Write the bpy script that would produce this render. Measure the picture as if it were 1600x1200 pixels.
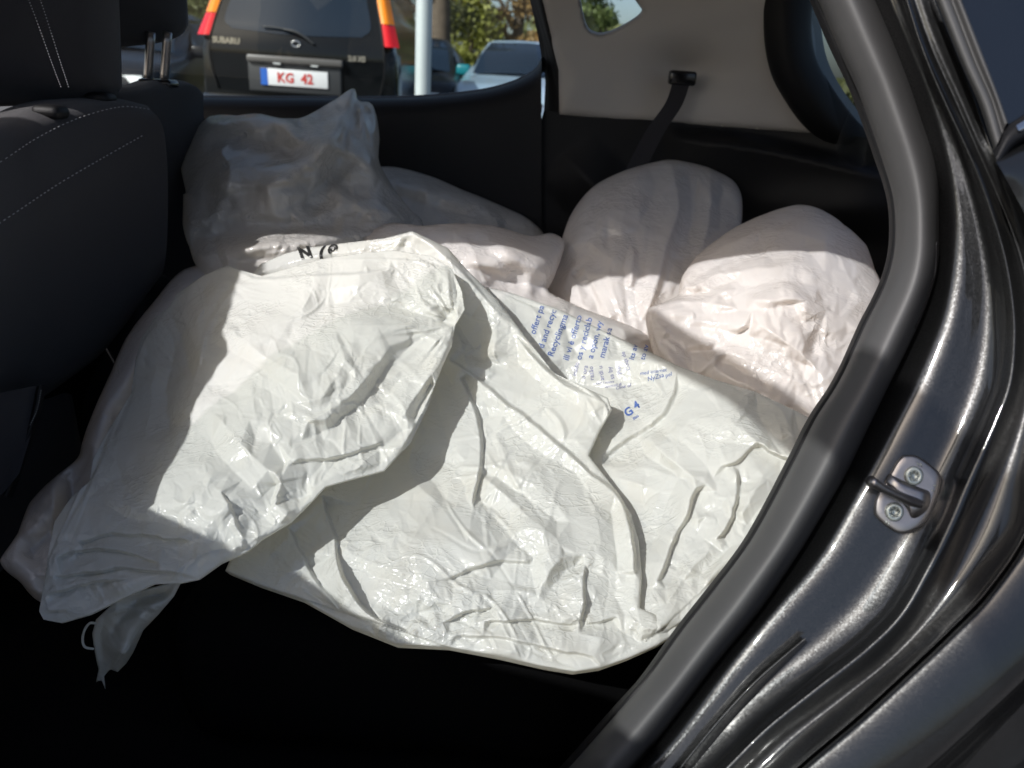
import bpy, bmesh, math, random
import numpy as np
from mathutils import Vector, Matrix
from mathutils.geometry import tessellate_polygon

for o in list(bpy.data.objects):
    bpy.data.objects.remove(o)
SC = bpy.context.scene
COL = SC.collection
R = math.radians

# ------------------------------------------------------------------ camera
CAM = np.array([0.0, 0.0, 1.02])
FPX, CX, CY = 1142.0, 800.0, 600.0
PITCH, ROLL = R(23.1), R(4.0)
_f = np.array([0, math.cos(PITCH), -math.sin(PITCH)])
_u0 = np.array([0, math.sin(PITCH), math.cos(PITCH)])
_r0 = np.array([1.0, 0, 0])
_u = _u0 * math.cos(ROLL) - _r0 * math.sin(ROLL)
_r = _r0 * math.cos(ROLL) + _u0 * math.sin(ROLL)
cd = bpy.data.cameras.new('camera')
cd.sensor_width = 36.0
cd.lens = FPX / 1600 * 36.0
cd.clip_start, cd.clip_end = 0.02, 2000
cd.dof.use_dof = True
cd.dof.focus_distance = 0.78
cd.dof.aperture_fstop = 6.7
cam = bpy.data.objects.new('camera', cd)
COL.objects.link(cam)
cam.matrix_world = Matrix(((_r[0], _u[0], -_f[0], CAM[0]), (_r[1], _u[1], -_f[1], CAM[1]),
                           (_r[2], _u[2], -_f[2], CAM[2]), (0, 0, 0, 1)))
SC.camera = cam

# ------------------------------------------------------------------ light
SUNV = np.array([-0.58, -0.50, 0.62]); SUNV /= np.linalg.norm(SUNV)      # towards the sun
world = bpy.data.worlds.new('World'); SC.world = world
world.use_nodes = True
wn = world.node_tree
sky = wn.nodes.new('ShaderNodeTexSky'); sky.sky_type = 'NISHITA'
sky.sun_disc = False
sky.sun_elevation = math.asin(SUNV[2])
sky.sun_rotation = math.atan2(SUNV[0], SUNV[1])
sky.air_density, sky.dust_density, sky.ozone_density = 0.8, 3.0, 0.6
wn.links.new(sky.outputs[0], wn.nodes['Background'].inputs[0])
wn.nodes['Background'].inputs[1].default_value = 0.15
sl = bpy.data.lights.new('sun', 'SUN'); sl.energy = 5.0; sl.angle = R(0.53); sl.color = (1.0, 0.97, 0.955)
sun = bpy.data.objects.new('sun', sl); COL.objects.link(sun)
sun.rotation_euler = Vector(SUNV).to_track_quat('Z', 'Y').to_euler()
vs = SC.view_settings
vs.view_transform = 'Standard'; vs.look = 'None'; vs.gamma = 1; vs.exposure = 0.12
SC.render.engine = 'CYCLES'
SC.cycles.use_denoising = True
SC.cycles.max_bounces = 8
SC.cycles.diffuse_bounces = 4
SC.cycles.transparent_max_bounces = 16
SC.cycles.caustics_reflective = False
SC.cycles.caustics_refractive = False
SC.cycles.sample_clamp_indirect = 4.0

# ------------------------------------------------------------------ helpers
def rays(px, py):
    """direction through a photo pixel, scaled so that its world Y is 1"""
    px, py = np.asarray(px, float), np.asarray(py, float)
    a, b = (px - CX) / FPX, (CY - py) / FPX
    d = _f + a[..., None] * _r + b[..., None] * _u
    return d / d[..., 1:2]

def P(px, py, Y):
    return CAM + rays(px, py) * np.asarray(Y, float)[..., None]

def catmull(pts, n):
    p = np.asarray(pts, float)
    q = np.vstack([2 * p[0] - p[1], p, 2 * p[-1] - p[-2]])
    seg = np.r_[0, np.cumsum(np.linalg.norm(np.diff(p[:, :2], axis=0), axis=1))]
    t = np.linspace(0, seg[-1], n)
    k = np.clip(np.searchsorted(seg, t, 'right') - 1, 0, len(p) - 2)
    u = ((t - seg[k]) / np.maximum(seg[k + 1] - seg[k], 1e-9))[:, None]
    a, b, c, d = q[k], q[k + 1], q[k + 2], q[k + 3]
    return 0.5 * ((2 * b) + (c - a) * u + (2 * a - 5 * b + 4 * c - d) * u**2 + (3 * b - a - 3 * c + d) * u**3)

def tag(o, label=None, cat=None, group=None, kind=None):
    for k, v in (('label', label), ('category', cat), ('group', group), ('kind', kind)):
        if v: o[k] = v
    return o

WORLD_ROOTS = set()
def put(o, parent):
    """parts of a WORLD_ROOTS thing are written in world space, those of other things in its own space"""
    o.parent = parent
    if parent in WORLD_ROOTS:
        o.matrix_parent_inverse = Matrix.Translation(parent.location).inverted()

def root(name, loc):
    o = empty(name, loc); WORLD_ROOTS.add(o); return o

def empty(name, loc=(0, 0, 0), rz=0.0):
    o = bpy.data.objects.new(name, None); COL.objects.link(o)
    o.location = loc; o.rotation_euler = (0, 0, rz); o.empty_display_size = 0.05
    return o

def mesh(name, V, F, mat, parent=None, smooth=True):
    me = bpy.data.meshes.new(name)
    me.from_pydata([tuple(map(float, v)) for v in V], [], [tuple(map(int, f)) for f in F])
    if smooth: me.polygons.foreach_set('use_smooth', [True] * len(me.polygons))
    me.update()
    o = bpy.data.objects.new(name, me); COL.objects.link(o)
    if mat: me.materials.append(mat)
    if parent is not None: put(o, parent)
    return o

def grid_faces(nu, nv, closed_v=False):
    F = []
    for i in range(nu - 1):
        for j in range(nv - 1 if not closed_v else nv):
            a = i * nv + j; b = i * nv + (j + 1) % nv
            F.append((a, b, b + nv, a + nv))
    return F

def loft(name, rails, mat, parent=None, n=90, sub=4, flip=False, closed=False):
    """rails: lists of 3-D points; smooth surface through them, lengthwise and across"""
    rs = np.array([catmull3(r, n) for r in rails])            # k,n,3
    if closed: rs = np.concatenate([rs, rs[:1]])
    k = len(rs)
    m = (k - 1) * sub + 1
    out = np.empty((n, m, 3))
    q = np.concatenate([2 * rs[:1] - rs[1:2], rs, 2 * rs[-1:] - rs[-2:-1]])
    for j in range(m):
        t = j / sub; i = min(int(t), k - 2); u = t - i
        a, b, c, d = q[i], q[i + 1], q[i + 2], q[i + 3]
        out[:, j] = 0.5 * ((2 * b) + (c - a) * u + (2 * a - 5 * b + 4 * c - d) * u**2 + (3 * b - a - 3 * c + d) * u**3)
    F = grid_faces(n, m)
    if flip: F = [f[::-1] for f in F]
    o = mesh(name, out.reshape(-1, 3), F, mat, parent)
    return o, out

def catmull3(pts, n):
    p = np.asarray(pts, float)
    q = np.vstack([2 * p[0] - p[1], p, 2 * p[-1] - p[-2]])
    seg = np.r_[0, np.cumsum(np.linalg.norm(np.diff(p, axis=0), axis=1))]
    t = np.linspace(0, seg[-1], n)
    k = np.clip(np.searchsorted(seg, t, 'right') - 1, 0, len(p) - 2)
    u = ((t - seg[k]) / np.maximum(seg[k + 1] - seg[k], 1e-9))[:, None]
    a, b, c, d = q[k], q[k + 1], q[k + 2], q[k + 3]
    return 0.5 * ((2 * b) + (c - a) * u + (2 * a - 5 * b + 4 * c - d) * u**2 + (3 * b - a - 3 * c + d) * u**3)

def tube(name, pts, rad, mat, parent=None, n=40, sides=8, flat=1.0):
    c = catmull3(pts, n) if len(pts) > 2 else np.linspace(pts[0], pts[1], n)
    rad = np.interp(np.linspace(0, 1, n), np.linspace(0, 1, np.size(rad)), np.atleast_1d(rad)) if np.size(rad) > 1 else np.full(n, rad)
    t = np.gradient(c, axis=0); t /= np.linalg.norm(t, axis=1, keepdims=True)
    ref = np.array([0.13, 0.21, 0.97]); ref = ref - 0
    s = np.cross(t, ref); s /= np.linalg.norm(s, axis=1, keepdims=True)
    w = np.cross(s, t)
    V = []
    for k in range(sides):
        a = 2 * math.pi * k / sides
        V.append(c + (s * math.cos(a) + w * math.sin(a) * flat) * rad[:, None])
    V = np.array(V).transpose(1, 0, 2).reshape(-1, 3)
    F = grid_faces(n, sides, True)
    F.append(tuple(range(sides))[::-1]); F.append(tuple((n - 1) * sides + k for k in range(sides)))
    return mesh(name, V, F, mat, parent)

def box(name, lo, hi, mat, parent=None, bev=0.0, seg=3):
    bm = bmesh.new(); bmesh.ops.create_cube(bm, size=1)
    lo, hi = np.array(lo, float), np.array(hi, float)
    for v in bm.verts:
        v.co = Vector(lo + (np.array(v.co) + .5) * (hi - lo))
    if bev: bmesh.ops.bevel(bm, geom=bm.edges[:], offset=bev, segments=seg, profile=.5, affect='EDGES')
    return from_bm(name, bm, mat, parent, bool(bev))

def from_bm(name, bm, mat, parent=None, smooth=False):
    me = bpy.data.meshes.new(name); bm.to_mesh(me); bm.free()
    if smooth:
        me.polygons.foreach_set('use_smooth', [True] * len(me.polygons))
    o = bpy.data.objects.new(name, me); COL.objects.link(o)
    if mat: me.materials.append(mat)
    if parent is not None: put(o, parent)
    return o

def prism(name, poly, direction, mat, parent=None, holes=(), bev=0.0):
    """flat polygon (3-D points, with holes) given a thickness along direction"""
    loops = [[Vector(p) for p in poly]] + [[Vector(p) for p in h] for h in holes]
    flat = [v for l in loops for v in l]
    tris = tessellate_polygon(loops)
    n = len(flat); d = Vector(direction)
    V = [tuple(v) for v in flat] + [tuple(v + d) for v in flat]
    F = [t for t in tris] + [tuple(i + n for i in reversed(t)) for t in tris]
    s = 0
    for l in loops:
        m = len(l)
        for i in range(m):
            a, b = s + i, s + (i + 1) % m
            F.append((a, b, b + n, a + n))
        s += m
    o = mesh(name, V, F, mat, parent, smooth=False)
    bm = bmesh.new(); bm.from_mesh(o.data); bmesh.ops.recalc_face_normals(bm, faces=bm.faces[:])
    if bev:
        es = [e for e in bm.edges if len(e.link_faces) == 2 and e.calc_face_angle(0) > 1.0]
        bmesh.ops.bevel(bm, geom=es, offset=bev, segments=2, affect='EDGES')
    bm.to_mesh(o.data); bm.free()
    return o

# ------------------------------------------------------------------ materials
class NT:
    def __init__(s, name):
        s.m = bpy.data.materials.new(name); s.m.use_nodes = True
        s.t = s.m.node_tree; s.b = s.t.nodes['Principled BSDF']; s.out = s.t.nodes['Material Output']
    def n(s, typ, **kw):
        x = s.t.nodes.new(typ)
        for k, v in kw.items():
            if k.startswith('i_'):
                key = k[2:]
                key = int(key) if key.isdigit() else key.replace('_', ' ')
                x.inputs[key].default_value = v
            else: setattr(x, k, v)
        return x
    def l(s, a, b): s.t.links.new(a, b)
    def set(s, **kw):
        for k, v in kw.items():
            k = k.replace('_', ' ')
            s.b.inputs[k].default_value = (*v, 1) if isinstance(v, tuple) and len(v) == 3 and 'Color' in k or k == 'Coat Tint' else v
        return s

def simple(name, col, rough=0.5, metal=0.0, spec=0.5, var=0.0, scale=40, bump=0.0, bscale=300, coat=0.0):
    t = NT(name)
    t.b.inputs['Base Color'].default_value = (*col, 1)
    t.b.inputs['Roughness'].default_value = rough
    t.b.inputs['Metallic'].default_value = metal
    t.b.inputs['Specular IOR Level'].default_value = spec
    t.b.inputs['Coat Weight'].default_value = coat
    tc = t.n('ShaderNodeTexCoord')
    if var:
        nz = t.n('ShaderNodeTexNoise', i_Scale=scale, i_Detail=6.0)
        t.l(tc.outputs['Object'], nz.inputs['Vector'])
        mx = t.n('ShaderNodeMix', data_type='RGBA')
        mx.inputs[6].default_value = (*[c * (1 - var) for c in col], 1); mx.inputs[7].default_value = (*[min(1, c * (1 + var)) for c in col], 1)
        t.l(nz.outputs['Fac'], mx.inputs[0]); t.l(mx.outputs[2], t.b.inputs['Base Color'])
    if bump:
        nb = t.n('ShaderNodeTexNoise', i_Scale=bscale, i_Detail=3.0)
        t.l(tc.outputs['Object'], nb.inputs['Vector'])
        bp = t.n('ShaderNodeBump', i_Strength=bump, i_Distance=0.001)
        t.l(nb.outputs['Fac'], bp.inputs['Height']); t.l(bp.outputs[0], t.b.inputs['Normal'])
    return t.m

def plastic(name, col, tcol, transl=0.44, rough=0.21, dirt=0.5, crush=1.0, spec=0.5):
    t = NT(name)
    tc = t.n('ShaderNodeTexCoord')
    # grime: soft yellowish smears and small brown specks
    n1 = t.n('ShaderNodeTexNoise', i_Scale=9.0, i_Detail=7.0, i_Roughness=0.62)
    t.l(tc.outputs['Object'], n1.inputs['Vector'])
    r1 = t.n('ShaderNodeMapRange', i_1=0.50, i_2=0.78, i_3=0.0, i_4=0.55 * dirt)
    t.l(n1.outputs['Fac'], r1.inputs[0])
    m1 = t.n('ShaderNodeMix', data_type='RGBA')
    m1.inputs[6].default_value = (*col, 1); m1.inputs[7].default_value = (0.56, 0.47, 0.32, 1)
    t.l(r1.outputs[0], m1.inputs[0])
    n2 = t.n('ShaderNodeTexNoise', i_Scale=240.0, i_Detail=2.0)
    t.l(tc.outputs['Object'], n2.inputs['Vector'])
    n3 = t.n('ShaderNodeTexNoise', i_Scale=14.0, i_Detail=3.0)
    t.l(tc.outputs['Object'], n3.inputs['Vector'])
    mu = t.n('ShaderNodeMath', operation='MULTIPLY')
    t.l(n2.outputs['Fac'], mu.inputs[0]); t.l(n3.outputs['Fac'], mu.inputs[1])
    r2 = t.n('ShaderNodeMapRange', i_1=0.40, i_2=0.50, i_3=0.0, i_4=0.7 * dirt)
    t.l(mu.outputs[0], r2.inputs[0])
    m2 = t.n('ShaderNodeMix', data_type='RGBA'); m2.inputs[7].default_value = (0.22, 0.15, 0.09, 1)
    t.l(r2.outputs[0], m2.inputs[0]); t.l(m1.outputs[2], m2.inputs[6])
    t.l(m2.outputs[2], t.b.inputs['Base Color'])
    # fine crinkle: crossing creases (ridged voronoi) plus film waviness
    def ridged(scale, rot, sx, detail=1.0):
        mp = t.n('ShaderNodeMapping'); mp.inputs['Scale'].default_value = (sx, 1, 1); mp.inputs['Rotation'].default_value = rot
        t.l(tc.outputs['Object'], mp.inputs[0])
        nz = t.n('ShaderNodeTexNoise', i_Scale=scale, i_Detail=detail, i_Distortion=0.6); t.l(mp.outputs[0], nz.inputs['Vector'])
        s1 = t.n('ShaderNodeMath', operation='SUBTRACT'); s1.inputs[1].default_value = 0.5; t.l(nz.outputs['Fac'], s1.inputs[0])
        ab = t.n('ShaderNodeMath', operation='ABSOLUTE'); t.l(s1.outputs[0], ab.inputs[0])
        return ab.outputs[0]
    pm = t.n('ShaderNodeMapRange', i_1=0.44, i_2=0.62, i_3=0.02, i_4=1.0)
    t.l(n3.outputs['Fac'], pm.inputs[0])
    def edges(scale, rot, cap):
        wz = t.n('ShaderNodeTexNoise', i_Scale=scale * .35, i_Detail=2.0); t.l(tc.outputs['Object'], wz.inputs['Vector'])
        va = t.n('ShaderNodeVectorMath', operation='MULTIPLY_ADD'); va.inputs[1].default_value = (2.2 / scale,) * 3
        t.l(wz.outputs['Color'], va.inputs[0]); t.l(tc.outputs['Object'], va.inputs[2])
        mp = t.n('ShaderNodeMapping'); mp.inputs['Rotation'].default_value = rot; mp.inputs['Scale'].default_value = (.6, 1, 1); t.l(va.outputs[0], mp.inputs[0])
        v = t.n('ShaderNodeTexVoronoi', i_Scale=scale, feature='DISTANCE_TO_EDGE'); t.l(mp.outputs[0], v.inputs['Vector'])
        c = t.n('ShaderNodeMath', operation='MINIMUM'); c.inputs[1].default_value = cap; t.l(v.outputs['Distance'], c.inputs[0])
        return c.outputs[0]
    acc = None
    for o_, wgt in ((edges(48, (.4, .2, .6), .14), 1.3), (edges(110, (1.1, .3, -.8), .12), .9), (ridged(36, (0.4, 0.2, 0.6), 0.6), .5), (ridged(170, (0.2, 0.9, 0.3), 0.45), .22)):
        ma = t.n('ShaderNodeMath', operation='MULTIPLY_ADD'); ma.inputs[1].default_value = wgt
        t.l(o_, ma.inputs[0])
        if acc is not None: t.l(acc, ma.inputs[2])
        else: ma.inputs[2].default_value = 0.0
        acc = ma.outputs[0]
    mm = t.n('ShaderNodeMath', operation='MULTIPLY'); t.l(acc, mm.inputs[0]); t.l(pm.outputs[0], mm.inputs[1])
    bp = t.n('ShaderNodeBump', i_Strength=1.0, i_Distance=-0.0034 * crush)
    t.l(mm.outputs[0], bp.inputs['Height'])
    t.l(bp.outputs[0], t.b.inputs['Normal'])
    t.b.inputs['Roughness'].default_value = rough
    t.b.inputs['Specular IOR Level'].default_value = spec
    tr = t.n('ShaderNodeBsdfTranslucent'); tr.inputs[0].default_value = (*tcol, 1)
    t.l(bp.outputs[0], tr.inputs['Normal'])
    mx = t.n('ShaderNodeMixShader'); mx.inputs[0].default_value = transl
    t.l(t.b.outputs[0], mx.inputs[1]); t.l(tr.outputs[0], mx.inputs[2])
    t.l(mx.outputs[0], t.out.inputs['Surface'])
    return t.m

def glass(name, tint, refl=1.0, rough=0.0):
    t = NT(name)
    tp = t.n('ShaderNodeBsdfTransparent'); tp.inputs[0].default_value = (*tint, 1)
    gl = t.n('ShaderNodeBsdfGlossy'); gl.inputs['Roughness'].default_value = rough
    fr = t.n('ShaderNodeFresnel', i_IOR=1.45)
    fm = t.n('ShaderNodeMath', operation='MULTIPLY'); fm.inputs[1].default_value = refl
    t.l(fr.outputs[0], fm.inputs[0])
    mx = t.n('ShaderNodeMixShader'); t.l(fm.outputs[0], mx.inputs[0])
    t.l(tp.outputs[0], mx.inputs[1]); t.l(gl.outputs[0], mx.inputs[2])
    t.l(mx.outputs[0], t.out.inputs['Surface'])
    return t.m

def flake_paint(name, col):
    t = NT(name)
    tc = t.n('ShaderNodeTexCoord'); ge = t.n('ShaderNodeNewGeometry')
    v = t.n('ShaderNodeTexVoronoi', i_Scale=1050.0); t.l(tc.outputs['Object'], v.inputs['Vector'])
    sub = t.n('ShaderNodeVectorMath', operation='SUBTRACT'); sub.inputs[1].default_value = (.5, .5, .5)
    t.l(v.outputs['Color'], sub.inputs[0])
    sc = t.n('ShaderNodeVectorMath', operation='SCALE'); sc.inputs['Scale'].default_value = 0.13      # each flake tilts its own way
    t.l(sub.outputs[0], sc.inputs[0])
    ad = t.n('ShaderNodeVectorMath', operation='ADD'); t.l(ge.outputs['Normal'], ad.inputs[0]); t.l(sc.outputs[0], ad.inputs[1])
    no = t.n('ShaderNodeVectorMath', operation='NORMALIZE'); t.l(ad.outputs[0], no.inputs[0])
    t.l(no.outputs[0], t.b.inputs['Normal'])
    t.b.inputs['Base Color'].default_value = (*col, 1)
    t.b.inputs['Metallic'].default_value = 0.9
    t.b.inputs['Roughness'].default_value = 0.36
    t.b.inputs['Coat Weight'].default_value = 1.0
    t.l(ge.outputs['Normal'], t.b.inputs['Coat Normal'])
    n1 = t.n('ShaderNodeTexNoise', i_Scale=11.0, i_Detail=5.0, i_Distortion=0.8); t.l(tc.outputs['Object'], n1.inputs['Vector'])
    r1 = t.n('ShaderNodeMapRange', i_1=0.52, i_2=0.62, i_3=0.02, i_4=0.12); t.l(n1.outputs['Fac'], r1.inputs[0])
    t.l(r1.outputs[0], t.b.inputs['Coat Roughness'])
    return t.m

M = {}
M['bag'] = plastic('white_film_green_light', (0.79, 0.808, 0.785), (0.81, 0.775, 0.68))  # slight green of sunlight through the door glass mixed into the white
M['bag_thin'] = plastic('milky_film', (0.80, 0.78, 0.75), (0.70, 0.66, 0.58), transl=0.5, rough=0.12, dirt=0.3, crush=2.0, spec=1.0)
M['bag_warm_light'] = plastic('white_film_warm_light', (0.80, 0.78, 0.765), (0.84, 0.75, 0.66), dirt=0.25, crush=1.2, rough=0.17, spec=0.75)  # pinkish cast of direct sunlight put into the white film colour
M['paint'] = flake_paint('dark_flake_paint', (0.036, 0.037, 0.038))
M['rubber'] = simple('door_rubber', (0.050, 0.050, 0.051), 0.58, spec=0.5, var=0.12, scale=25, bump=0.12, bscale=900)
M['black'] = simple('black_trim', (0.006, 0.006, 0.007), 0.55, spec=0.25, bump=0.3, bscale=700)
M['blackgloss'] = simple('black_gloss', (0.008, 0.008, 0.009), 0.18)
M['carpet'] = simple('black_carpet', (0.0035, 0.0035, 0.004), 0.95, spec=0.1, bump=0.8, bscale=600)
M['trim'] = simple('grey_trim', (0.46, 0.435, 0.41), 0.65, spec=0.3, var=0.04, scale=8, bump=0.25, bscale=900)
M['steel'] = simple('dark_steel', (0.30, 0.29, 0.29), 0.30, metal=0.9, var=0.2, scale=120)
M['zinc'] = simple('zinc_bolt', (0.42, 0.46, 0.43), 0.38, metal=0.75, var=0.2, scale=300)
M['chrome'] = simple('chrome', (0.65, 0.66, 0.67), 0.12, metal=1.0)
M['stitch'] = simple('grey_thread', (0.30, 0.30, 0.31), 0.8)
M['blue_ink'] = simple('blue_ink', (0.075, 0.13, 0.34), 0.4)
M['violet_ink'] = simple('violet_ink', (0.16, 0.17, 0.33), 0.4)
M['black_ink'] = simple('black_ink', (0.012, 0.012, 0.012), 0.4)
M['glass_far'] = glass('window_glass', (0.82, 0.88, 0.86), 0.6)
M['glass_door'] = glass('tinted_door_glass', (0.968, 0.985, 0.975), 0.8)
M['glass_dark'] = simple('privacy_glass', (0.004, 0.006, 0.010), 0.03, spec=0.9)

def fabric(name, col):
    t = NT(name)
    tc = t.n('ShaderNodeTexCoord')
    mp = t.n('ShaderNodeMapping'); mp.inputs['Rotation'].default_value = (0.3, 0.2, 0.7); t.l(tc.outputs['Object'], mp.inputs[0])
    w1 = t.n('ShaderNodeTexWave', i_Scale=420.0, i_Distortion=1.5); w1.bands_direction = 'Y'; t.l(mp.outputs[0], w1.inputs[0])
    w2 = t.n('ShaderNodeTexWave', i_Scale=420.0, i_Distortion=1.5); w2.bands_direction = 'Z'; t.l(mp.outputs[0], w2.inputs[0])
    a = t.n('ShaderNodeMath', operation='MULTIPLY'); t.l(w1.outputs['Fac'], a.inputs[0]); t.l(w2.outputs['Fac'], a.inputs[1])
    n1 = t.n('ShaderNodeTexNoise', i_Scale=900.0, i_Detail=2.0); t.l(tc.outputs['Object'], n1.inputs[0])
    b = t.n('ShaderNodeMath', operation='ADD'); t.l(a.outputs[0], b.inputs[0]); t.l(n1.outputs['Fac'], b.inputs[1])
    bp = t.n('ShaderNodeBump', i_Strength=0.7, i_Distance=0.0007); t.l(b.outputs[0], bp.inputs['Height']); t.l(bp.outputs[0], t.b.inputs['Normal'])
    mx = t.n('ShaderNodeMix', data_type='RGBA'); mx.inputs[6].default_value = (*[c * .6 for c in col], 1); mx.inputs[7].default_value = (*[c * 1.8 for c in col], 1)
    t.l(n1.outputs['Fac'], mx.inputs[0]); t.l(mx.outputs[2], t.b.inputs['Base Color'])
    t.b.inputs['Roughness'].default_value = 0.85; t.b.inputs['Specular IOR Level'].default_value = 0.25
    t.b.inputs['Sheen Weight'].default_value = 0.15
    return t.m
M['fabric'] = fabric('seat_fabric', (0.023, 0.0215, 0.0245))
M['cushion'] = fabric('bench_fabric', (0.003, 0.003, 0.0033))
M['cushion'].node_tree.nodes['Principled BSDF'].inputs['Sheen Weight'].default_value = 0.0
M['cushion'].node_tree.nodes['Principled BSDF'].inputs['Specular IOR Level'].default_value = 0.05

# ------------------------------------------------------------------ the ground
def ground():
    t = NT('asphalt')
    tc = t.n('ShaderNodeTexCoord')
    n1 = t.n('ShaderNodeTexNoise', i_Scale=0.6, i_Detail=8.0); t.l(tc.outputs['Object'], n1.inputs[0])
    n2 = t.n('ShaderNodeTexNoise', i_Scale=90.0, i_Detail=3.0); t.l(tc.outputs['Object'], n2.inputs[0])
    a = t.n('ShaderNodeMath', operation='MULTIPLY'); t.l(n1.outputs['Fac'], a.inputs[0]); t.l(n2.outputs['Fac'], a.inputs[1])
    mx = t.n('ShaderNodeMix', data_type='RGBA'); mx.inputs[6].default_value = (.05, .05, .052, 1); mx.inputs[7].default_value = (.19, .185, .18, 1)
    t.l(a.outputs[0], mx.inputs[0]); t.l(mx.outputs[2], t.b.inputs['Base Color'])
    t.b.inputs['Roughness'].default_value = 0.9
    s = 600
    o = mesh('ground', [(-s, -s, 0), (s, -s, 0), (s, s, 0), (-s, s, 0)], [(0, 1, 2, 3)], t.m, smooth=False)
    tag(o, 'grey asphalt of the car park', kind='structure')
ground()

# ------------------------------------------------------------------ sheets: surfaces with an outline, folds and crumples
def inside(poly, x, y):
    p = np.asarray(poly, float); r = np.zeros(x.shape, bool)
    for (x0, y0), (x1, y1) in zip(p, np.roll(p, -1, 0)):
        c = (y0 > y) != (y1 > y)
        if y1 != y0: r ^= c & (x < (x1 - x0) * (y - y0) / (y1 - y0) + x0)
    return r

def near(poly, x, y, closed=True):
    """distance, nearest point, side and parameter of points against a polyline"""
    p = np.asarray(poly, float)
    segs = list(zip(p, np.roll(p, -1, 0))) if closed else list(zip(p[:-1], p[1:]))
    ln = np.r_[0, np.cumsum([np.linalg.norm(b - a) for a, b in segs])]
    D = np.full(x.shape, 1e9); NX = np.zeros(x.shape); NY = np.zeros(x.shape); S = np.zeros(x.shape); T = np.zeros(x.shape)
    for k, (a, b) in enumerate(segs):
        e = b - a; L2 = max(e @ e, 1e-9)
        t = np.clip(((x - a[0]) * e[0] + (y - a[1]) * e[1]) / L2, 0, 1)
        qx, qy = a[0] + t * e[0], a[1] + t * e[1]
        d = np.hypot(x - qx, y - qy)
        m = d < D - 1e-9
        D = np.where(m, d, D); NX = np.where(m, qx, NX); NY = np.where(m, qy, NY)
        cr = e[0] * (y - a[1]) - e[1] * (x - a[0])
        S = np.where(m, np.sign(cr), S); T = np.where(m, (ln[k] + t * math.sqrt(L2)) / max(ln[-1], 1e-9), T)
    return D, NX, NY, S, T

def tps(anch):
    """smooth inverse depth through (px, py, Y) anchors"""
    a = np.asarray(anch, float); n = len(a)
    xy = a[:, :2] / 400.0
    def U(r): return np.where(r > 1e-9, r * r * np.log(np.maximum(r, 1e-9)), 0)
    K = U(np.linalg.norm(xy[:, None] - xy[None], axis=2)) + np.eye(n) * 0.06
    Pm = np.c_[np.ones(n), xy]
    A = np.block([[K, Pm], [Pm.T, np.zeros((3, 3))]])
    w = np.linalg.solve(A, np.r_[1 / a[:, 2], 0, 0, 0])
    def f(x, y):
        X = np.stack([x, y], -1) / 400.0
        r = np.linalg.norm(X[..., None, :] - xy, axis=-1)
        return 1.0 / np.maximum(U(r) @ w[:n] + w[n] + X @ w[n + 1:], 0.3)
    return f

def ridge(pts, H, wp, wn=None, t0=0.25, t1=0.25, pw=1.1, curve=True):
    """fold line; wp / wn: widths (px) on the two sides, a small one is a drop-off"""
    if curve and len(pts) > 2: pts = catmull(pts, 4 * len(pts))
    wn = wp if wn is None else wn
    t0, t1 = [max(t, 0.32) if t > 0 else 0.0 for t in (t0, t1)]
    wp, wn = [w * 1.5 if w > 9 else w for w in (wp, wn)]
    return ('r', np.asarray(pts, float), H, wp, wn, t0, t1, pw)

def bump(cx, cy, rx, ry, H, ang=0): return ('b', cx, cy, rx, ry, H, R(ang))

def heights(feats, x, y):
    h = np.zeros(x.shape)
    for f in feats:
        if f[0] == 'r':
            _, pts, H, wp, wn, t0, t1, pw = f
            wmax = max(wp, wn)
            m = (x > pts[:, 0].min() - wmax) & (x < pts[:, 0].max() + wmax) & (y > pts[:, 1].min() - wmax) & (y < pts[:, 1].max() + wmax)
            if not m.any(): continue
            D, _, _, S, T = near(pts, x[m], y[m], False)
            w = np.where(S > 0, wp, wn)
            e = np.clip(1 - D / w, 0, 1)**pw
            tp = np.ones_like(T)
            if t0: tp *= np.clip(T / t0, 0, 1)
            if t1: tp *= np.clip((1 - T) / t1, 0, 1)
            h[m] += H * e * np.sin(tp * math.pi / 2)
        else:
            _, cx, cy, rx, ry, H, a = f
            u = ((x - cx) * math.cos(a) + (y - cy) * math.sin(a)) / rx
            v = (-(x - cx) * math.sin(a) + (y - cy) * math.cos(a)) / ry
            h += H * np.exp(-(u * u + v * v) * 1.2)
    return h

def smooth_noise(rng, ny, nx, cell):
    gy, gx = int(ny / cell) + 3, int(nx / cell) + 3
    g = rng.standard_normal((gy, gx))
    y = np.arange(ny) / cell; x = np.arange(nx) / cell
    iy, ix = y.astype(int), x.astype(int); fy, fx = (y - iy)[:, None], (x - ix)[None]
    fy, fx = fy * fy * (3 - 2 * fy), fx * fx * (3 - 2 * fx)
    a = g[iy][:, ix]; b = g[iy][:, ix + 1]; c = g[iy + 1][:, ix]; d = g[iy + 1][:, ix + 1]
    return (a * (1 - fx) + b * fx) * (1 - fy) + (c * (1 - fx) + d * fx) * fy

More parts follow.
